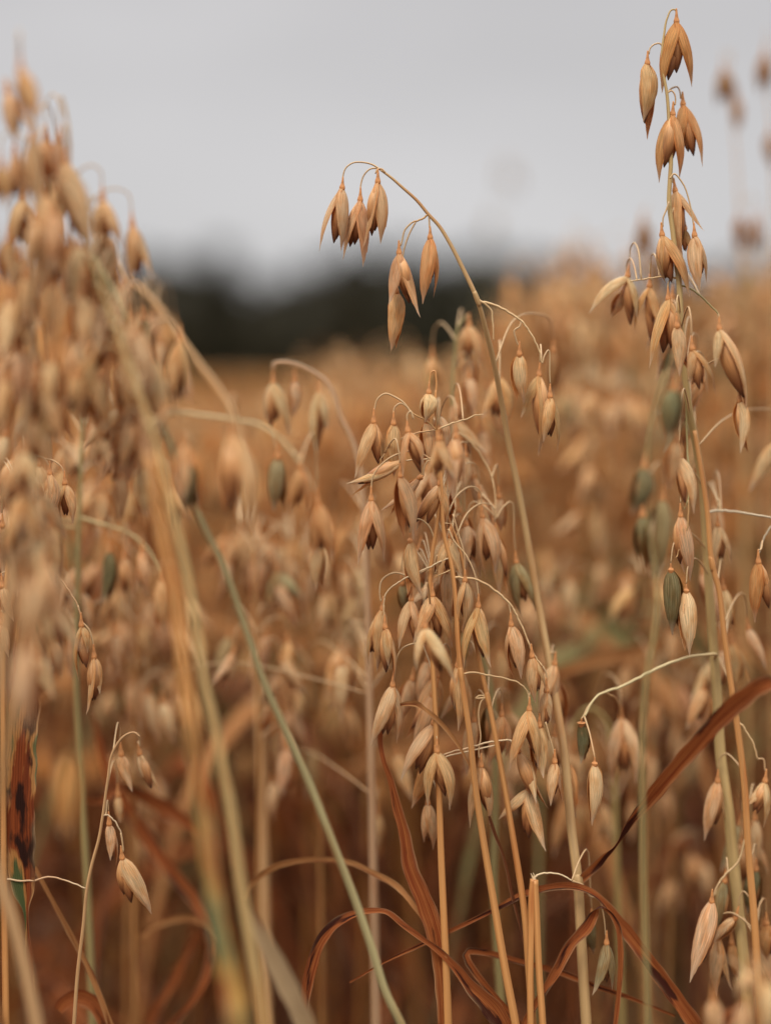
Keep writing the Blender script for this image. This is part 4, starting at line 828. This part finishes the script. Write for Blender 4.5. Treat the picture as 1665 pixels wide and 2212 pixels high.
L6 = Plant("oat_plant", "sharp oat plant at the left edge with a broad burnt leaf blotched green and yellow", .606)
L6.stem([(62, 960), (45, 1040), (28, 1120), (14, 1250), (8, 1400), (7, 1600), (9, 1900), (13, 2212)], .5, 1.7, ORNG)
L6.branch([(28, 1168), (37, 1173), (70, 1190), (100, 1210), (120, 1237), (150, 1278), (168, 1308), (175, 1330)], .3, .45, (.55, .32, .16)); L6.branch([(100, 1210), (112, 1206), (122, 1216), (118, 1224)], .2, .3, PALE)
L6.sp((176, 1353), [(168, 1472), (192, 1410)], 's', ped=[(168, 1308), (175, 1330)]); L6.sp((203, 1421), [(200, 1545), (214, 1500)], 's', ped=[(176, 1343), (192, 1360), (200, 1385), (203, 1405)], kern=(200, 1515))
L6.sp((108, 1025), [(104, 1132), (110, 1126)], 's', ped=[(60, 985), (75, 985), (95, 990), (107, 1005)]); L6.sp((140, 1046), [(130, 1130), (160, 1132)], 's', dz=8, ped=[(95, 990), (115, 995), (135, 1012), (138, 1032)])
L6.sp((72, 1026), [(83, 1152), (92, 1145)], 's', dz=-2); L6.sp((5, 1268), [(20, 1345)], 's'); L6.sp((4, 1348), [(9, 1442), (18, 1420)], 's', kern=(8, 1436)); L6.sp((85, 890), [(110, 1003), (95, 990)], 's', dz=10)
L6.leaf([(60, 1340, 2), (58, 1400, 0), (56, 1475), (48, 1600), (44, 1700), (43, 1800), (46, 1870), (50, 1920), (55, 1962), (62, 2060), (72, 2170), (78, 2212)], [46, 56, 62, 66, 68, 67, 62, 50, 16, 14, 14, 14], M_LSPOT, root='stem', fold=.06, label='broad burnt leaf with green and yellow patches')
L6.branch([(50, 1900), (75, 1903), (105, 1895), (140, 1902), (185, 1920)], .35, .45, (.52, .37, .22))

L7 = Plant("oat_plant", "softly blurred oat plant on an upright green stem near the left, one green spikelet", .68)
L7.stem([(180, 900), (175, 1000), (171, 1118), (167, 1300), (165, 1475), (176, 1700), (188, 1900), (200, 2212)], .7, 2.0, (.26, .20, .08))
L7.branch([(25, 1128), (60, 1124), (110, 1123), (170, 1126)], .5, .6, (.46, .36, .17))
L7.branch([(171, 1122), (220, 1132), (262, 1145), (295, 1163), (322, 1190), (340, 1218), (350, 1240)], .5, .8, (.46, .36, .17))
L7.sp((237, 1192), [(235, 1307)], 'g'); L7.sp((268, 1205), [(262, 1260), (286, 1300)], 's'); L7.sp((308, 1190), [(316, 1292), (300, 1280)], 'o'); L7.sp((350, 1252), [(346, 1372)], 'o')
L7.sp((218, 1060), [(226, 1160)], 's', dz=10); L7.sp((250, 1370), [(252, 1460)], 'p', dz=20); L7.sp((120, 1380), [(128, 1470)], 's', dz=20)
L7.leaf([(200, 1540, 40), (225, 1640, 40), (262, 1730, 38), (310, 1800, 38), (365, 1880, 34), (430, 1960, 30), (460, 2030, 20), (440, 2120, 10)], [8, 26, 34, 34, 34, 32, 28, 20], M_LRED, root='stem')
L7.leaf([(440, 1805, 40), (400, 1775, 40), (355, 1745, 40), (300, 1715, 35), (262, 1700, 20)], [20, 34, 36, 30, 16], M_LRED, root='stem')
L7.leaf([(300, 2028, 30), (325, 2006, 30), (350, 1995, 30), (410, 1985, 26), (450, 2001, 20), (475, 2030, 10)], [8, 12, 15, 15, 13, 10], M_LTAN)
L7.leaf([(425, 2015, 50), (400, 2070, 50), (360, 2140, 50), (318, 2215, 50)], [10, 22, 26, 26], M_LRED)
L7.leaf([(125, 2185, -40), (140, 2165, -40), (165, 2156, -40), (195, 2165, -40), (215, 2190, -40), (228, 2230, -40)], [20, 28, 32, 30, 26, 24], M_LRED)
L7.leaf([(75, 1875, -50), (115, 1950, -50), (155, 2025, -50), (190, 2090, -50), (220, 2165, -50), (245, 2235, -50)], [8, 10, 12, 12, 12, 14], M_LTAN)

L8 = Plant("oat_plant", "small low oat plant at lower left, its thin bent stem ending in forked pale spikelets", .612)
L8.stem([(302, 1592), (290, 1583), (272, 1588), (245, 1622), (232, 1690), (222, 1762), (214, 1810), (198, 1870), (188, 1920), (180, 2000), (168, 2100), (160, 2212)], .4, 1.2, (.48, .28, .13))
L8.sp((302, 1630), [(322, 1700), (341, 1722)], 'w', dz=22, ped=[(290, 1584, 10), (300, 1590, 18), (302, 1612, 20)]); L8.sp((262, 1632), [(282, 1712), (268, 1690)], 's', dz=22)
L8.branch([(222, 1760), (232, 1762), (248, 1775), (261, 1800), (266, 1830)], .3, .45, (.52, .37, .22))
L8.sp((236, 1782), [(252, 1872), (240, 1860)], 'p', dz=6); L8.sp((264, 1856), [(268, 1932), (331, 1975)], 'w', ped=[(261, 1800), (265, 1825), (266, 1840)], kern=(268, 1935))
L8.sp((255, 1720), [(262, 1780)], 's', dz=40)

H = Plant("oat_plant", "blurred oat plant, its tan stem hooked over level with the field's far edge", .675)
H.stem([(590, 795), (592, 785), (601, 782), (635, 785), (675, 803), (698, 818), (716, 842), (735, 898), (765, 963), (782, 1060), (792, 1250), (798, 1500), (806, 1850), (812, 2212)], .7, 2.1, (.44, .27, .15))
H.sp((590, 825), [(570, 912), (629, 942)], 'w', ped=[(590, 795), (590, 805)]); H.sp((636, 822), [(634, 902)], 's'); H.sp((688, 846), [(682, 982), (708, 932)], 'w', kern=(684, 972))
H.sp((742, 1235), [(745, 1332)], 'w', dz=60); H.sp((770, 1225), [(776, 1312)], 'w', dz=50); H.sp((738, 1437), [(735, 1562)], 'w', dz=15, ped=[(797, 1345), (765, 1345), (745, 1370), (738, 1410)]); H.sp((815, 1762), [(815, 1855)], 'w', dz=50); H.sp((592, 1690), [(591, 1775)], 's', dz=60)
H.sp((640, 1480), [(642, 1560)], 's', dz=60); H.sp((350, 1520), [(376, 1612)], 'w', dz=30)

# leaves of a blurred plant behind the lower right
K = Plant("oat_plant", "blurred oat plant with flat pinkish leaves, one turning green, behind the right-hand stems", .80)
K.stem([(1210, 1235), (1190, 1250), (1175, 1300), (1172, 1500), (1165, 1800), (1160, 2212)], .5, 1.9, GRNST)
K.sp((1180, 1240), [(1178, 1310)], 'w'); K.sp((1225, 1255), [(1240, 1345)], 'w', ped=[(1190, 1250), (1210, 1232), (1224, 1240)])
K.leaf([(1495, 1384, -40), (1440, 1390, -40), (1385, 1402, -40), (1300, 1423, -40), (1200, 1455, -30)], [6, 18, 24, 26, 22], M_LTAN, root='stem')
K.leaf([(1290, 1290, 40), (1310, 1330, 40), (1345, 1375, 40), (1390, 1390, 40), (1420, 1370, 40)], [20, 44, 50, 46, 20], M_LGREEN)

# two tall blurred ears far back at the right, against the sky
for nm, lab, pt, spk in (("oat_plant", "out-of-focus brown ear against the sky, right of the tallest sharp one", [(1580, 110), (1575, 160), (1590, 330), (1600, 560), (1605, 900), (1610, 1500)], [((1562, 150), [(1550, 232), (1584, 238)]), ((1590, 215), [(1594, 285)]), ((1597, 470), [(1600, 545)]), ((1634, 470), [(1636, 555), (1622, 545)])]),
                         ("oat_plant", "out-of-focus brown ear cut by the right edge near the top of the sky", [(1660, 60), (1655, 110), (1668, 300), (1672, 700), (1675, 1500)], [((1652, 115), [(1640, 205), (1664, 205)]), ((1664, 290), [(1668, 370)])]),
                         ("oat_plant", "out-of-focus brown ear left of the tallest sharp plant, just above the horizon", [(1398, 440), (1390, 470), (1400, 620), (1405, 900), (1410, 1500)], [((1388, 475), [(1374, 568), (1402, 568)]), ((1410, 550), [(1414, 635)])]),
                         ("oat_plant", "faint grey ear far out of focus, above the horizon right of centre", [(1100, 340), (1088, 400), (1065, 500), (1055, 620), (1050, 900), (1050, 1300)], [((1090, 360), [(1086, 400)]), ((1062, 470), [(1058, 515)]), ((1108, 370), [(1110, 410)])])):
    far = 'faint' in lab; q = Plant(nm, lab, 1.9 if far else 0.86); q.stem(pt, .25, 1.3, GRNST if far else STRAW)
    for b_, t_ in spk: q.sp(b_, t_, 'e' if far else 'b', wide=1. if far else 1.1)

# the ears are full: more of their spikelets
L1.fill(12, 500, 880, (-4, 35), 60, 1, 'sssspow'); L3.fill(14, 580, 960, (5, 60), 80, 2, 'sssspow'); L5.fill(15, 300, 1150, (-5, 50), 48, 3, 'sssspow')
L6.fill(12, 960, 1250, (10, 60), 60, 4); L7.fill(12, 900, 1400, (0, 60), 90, 5, 'sssspoe'); L2.fill(6, 560, 720, (0, 40), 30, 6)
C1.fill(9, 1020, 1500, (14, 40), 60, 7, 'sssso'); C2.fill(9, 900, 1250, (12, 40), 55, 8, 'sssso'); C3.fill(12, 1080, 1560, (12, 45), 60, 9, 'ssssoe')
B.fill(16, 760, 1700, (0, 50), 90, 10, 'sssspo'); G_.fill(6, 1560, 1750, (0, 40), 50, 11); H.fill(14, 1100, 1700, (20, 90), 90, 12, 'ssssow')
RP.fill(10, 640, 1000, (12, 45), 40, 13, 'ssssoe'); RQ.fill(10, 1000, 1500, (10, 60), 60, 14); RQ.fill(8, 1750, 2150, (0, 50), 55, 15, 'sspoe'); K.fill(12, 1250, 1700, (0, 60), 110, 16)
A.fill(4, 1350, 1650, (25, 50), 30, 17)

J = Plant("oat_plant", "soft-focus oat plant between the slanting green stem and the central cluster", .74)
J.stem([(628, 1170), (636, 1160), (648, 1180), (664, 1300), (680, 1500), (690, 1800), (695, 2212)], .4, 1.4, (.33, .155, .05))
J.fill(22, 1180, 1620, (-20, 60), 95, 41, 'ssspowee')
J2 = Plant("oat_plant", "soft-focus oat plant filling the gap right of the long bowed stem at mid height", .84)
J2.stem([(1300, 840), (1310, 830), (1322, 850), (1318, 1000), (1300, 1300), (1285, 1600), (1280, 2212)], .4, 1.4, (.33, .155, .05))
J2.fill(22, 850, 1400, (-40, 60), 100, 42, 'ssssoe')
J3 = Plant("oat_plant", "soft-focus oat plant in the lower right gap under the long red leaf", .80)
J3.stem([(1450, 1450), (1456, 1440), (1466, 1460), (1460, 1600), (1448, 1900), (1440, 2212)], .4, 1.4, (.33, .155, .05))
J3.fill(18, 1470, 1900, (-30, 60), 80, 43, 'ssspob')
J4 = Plant("oat_plant", "soft-focus oat plant low at the left behind the small forked one", .78)
J4.stem([(285, 1330), (292, 1320), (302, 1340), (296, 1500), (280, 1800), (272, 2212)], .4, 1.4, (.33, .155, .05))
J4.fill(20, 1350, 1780, (-20, 60), 95, 44, 'ssspow')
J5 = Plant("oat_plant", "soft-focus oat plant rising behind the tall narrow ear, its head level with the tree tops", 1.05)
J5.stem([(1262, 520), (1270, 508), (1282, 530), (1290, 700), (1295, 1000), (1300, 1500)], .5, 1.8, STRAW)
J5.fill(22, 540, 800, (-60, 60), 85, 45, 'sssso')
J6 = Plant("oat_plant", "soft-focus oat head in the gap between the tallest plant and the right edge", 1.0)
J6.stem([(1600, 560), (1608, 548), (1622, 570), (1630, 800), (1636, 1100), (1640, 1600)], .5, 1.8, STRAW)
J6.fill(24, 580, 1000, (-60, 60), 80, 46, 'ssssoe')

L9 = Plant("oat_plant", "pale blurred oat plant down the left edge between the plume and the burnt leaf", .52)
L9.stem([(20, 700), (32, 690), (50, 715), (62, 850), (60, 1100), (40, 1400), (-10, 1800), (-40, 2212)], .5, 1.8, STRAW)
L9.fill(20, 740, 1420, (-10, 40), 55, 51, 'sswwp', x0=-20)
J7 = Plant("oat_plant", "soft-focus oat plant between the two slanting stems and the hooked tan one", .70)
J7.stem([(520, 1130), (530, 1120), (542, 1142), (552, 1300), (560, 1600), (556, 1900), (560, 2212)], .4, 1.4, (.33, .155, .05))
J7.fill(20, 1150, 1620, (-10, 60), 75, 52, 'ssspowe')
J8 = Plant("oat_plant", "soft-focus oat plant behind the left plume, spikelets spread beside the green upright stem", .72)
J8.stem([(250, 880), (262, 868), (278, 890), (290, 1050), (296, 1300), (290, 1700), (292, 2212)], .4, 1.4, (.33, .155, .05))
J8.fill(26, 900, 1500, (-10, 60), 110, 53, 'ssswpo')
J9 = Plant("oat_plant", "soft-focus oat plant between the bowed stem and the tallest plant's straw", .74)
J9.stem([(1385, 1240), (1395, 1228), (1408, 1250), (1405, 1450), (1392, 1800), (1388, 2212)], .4, 1.4, (.33, .155, .05))
J9.fill(14, 1250, 1600, (-10, 60), 75, 54, 'sssoe')
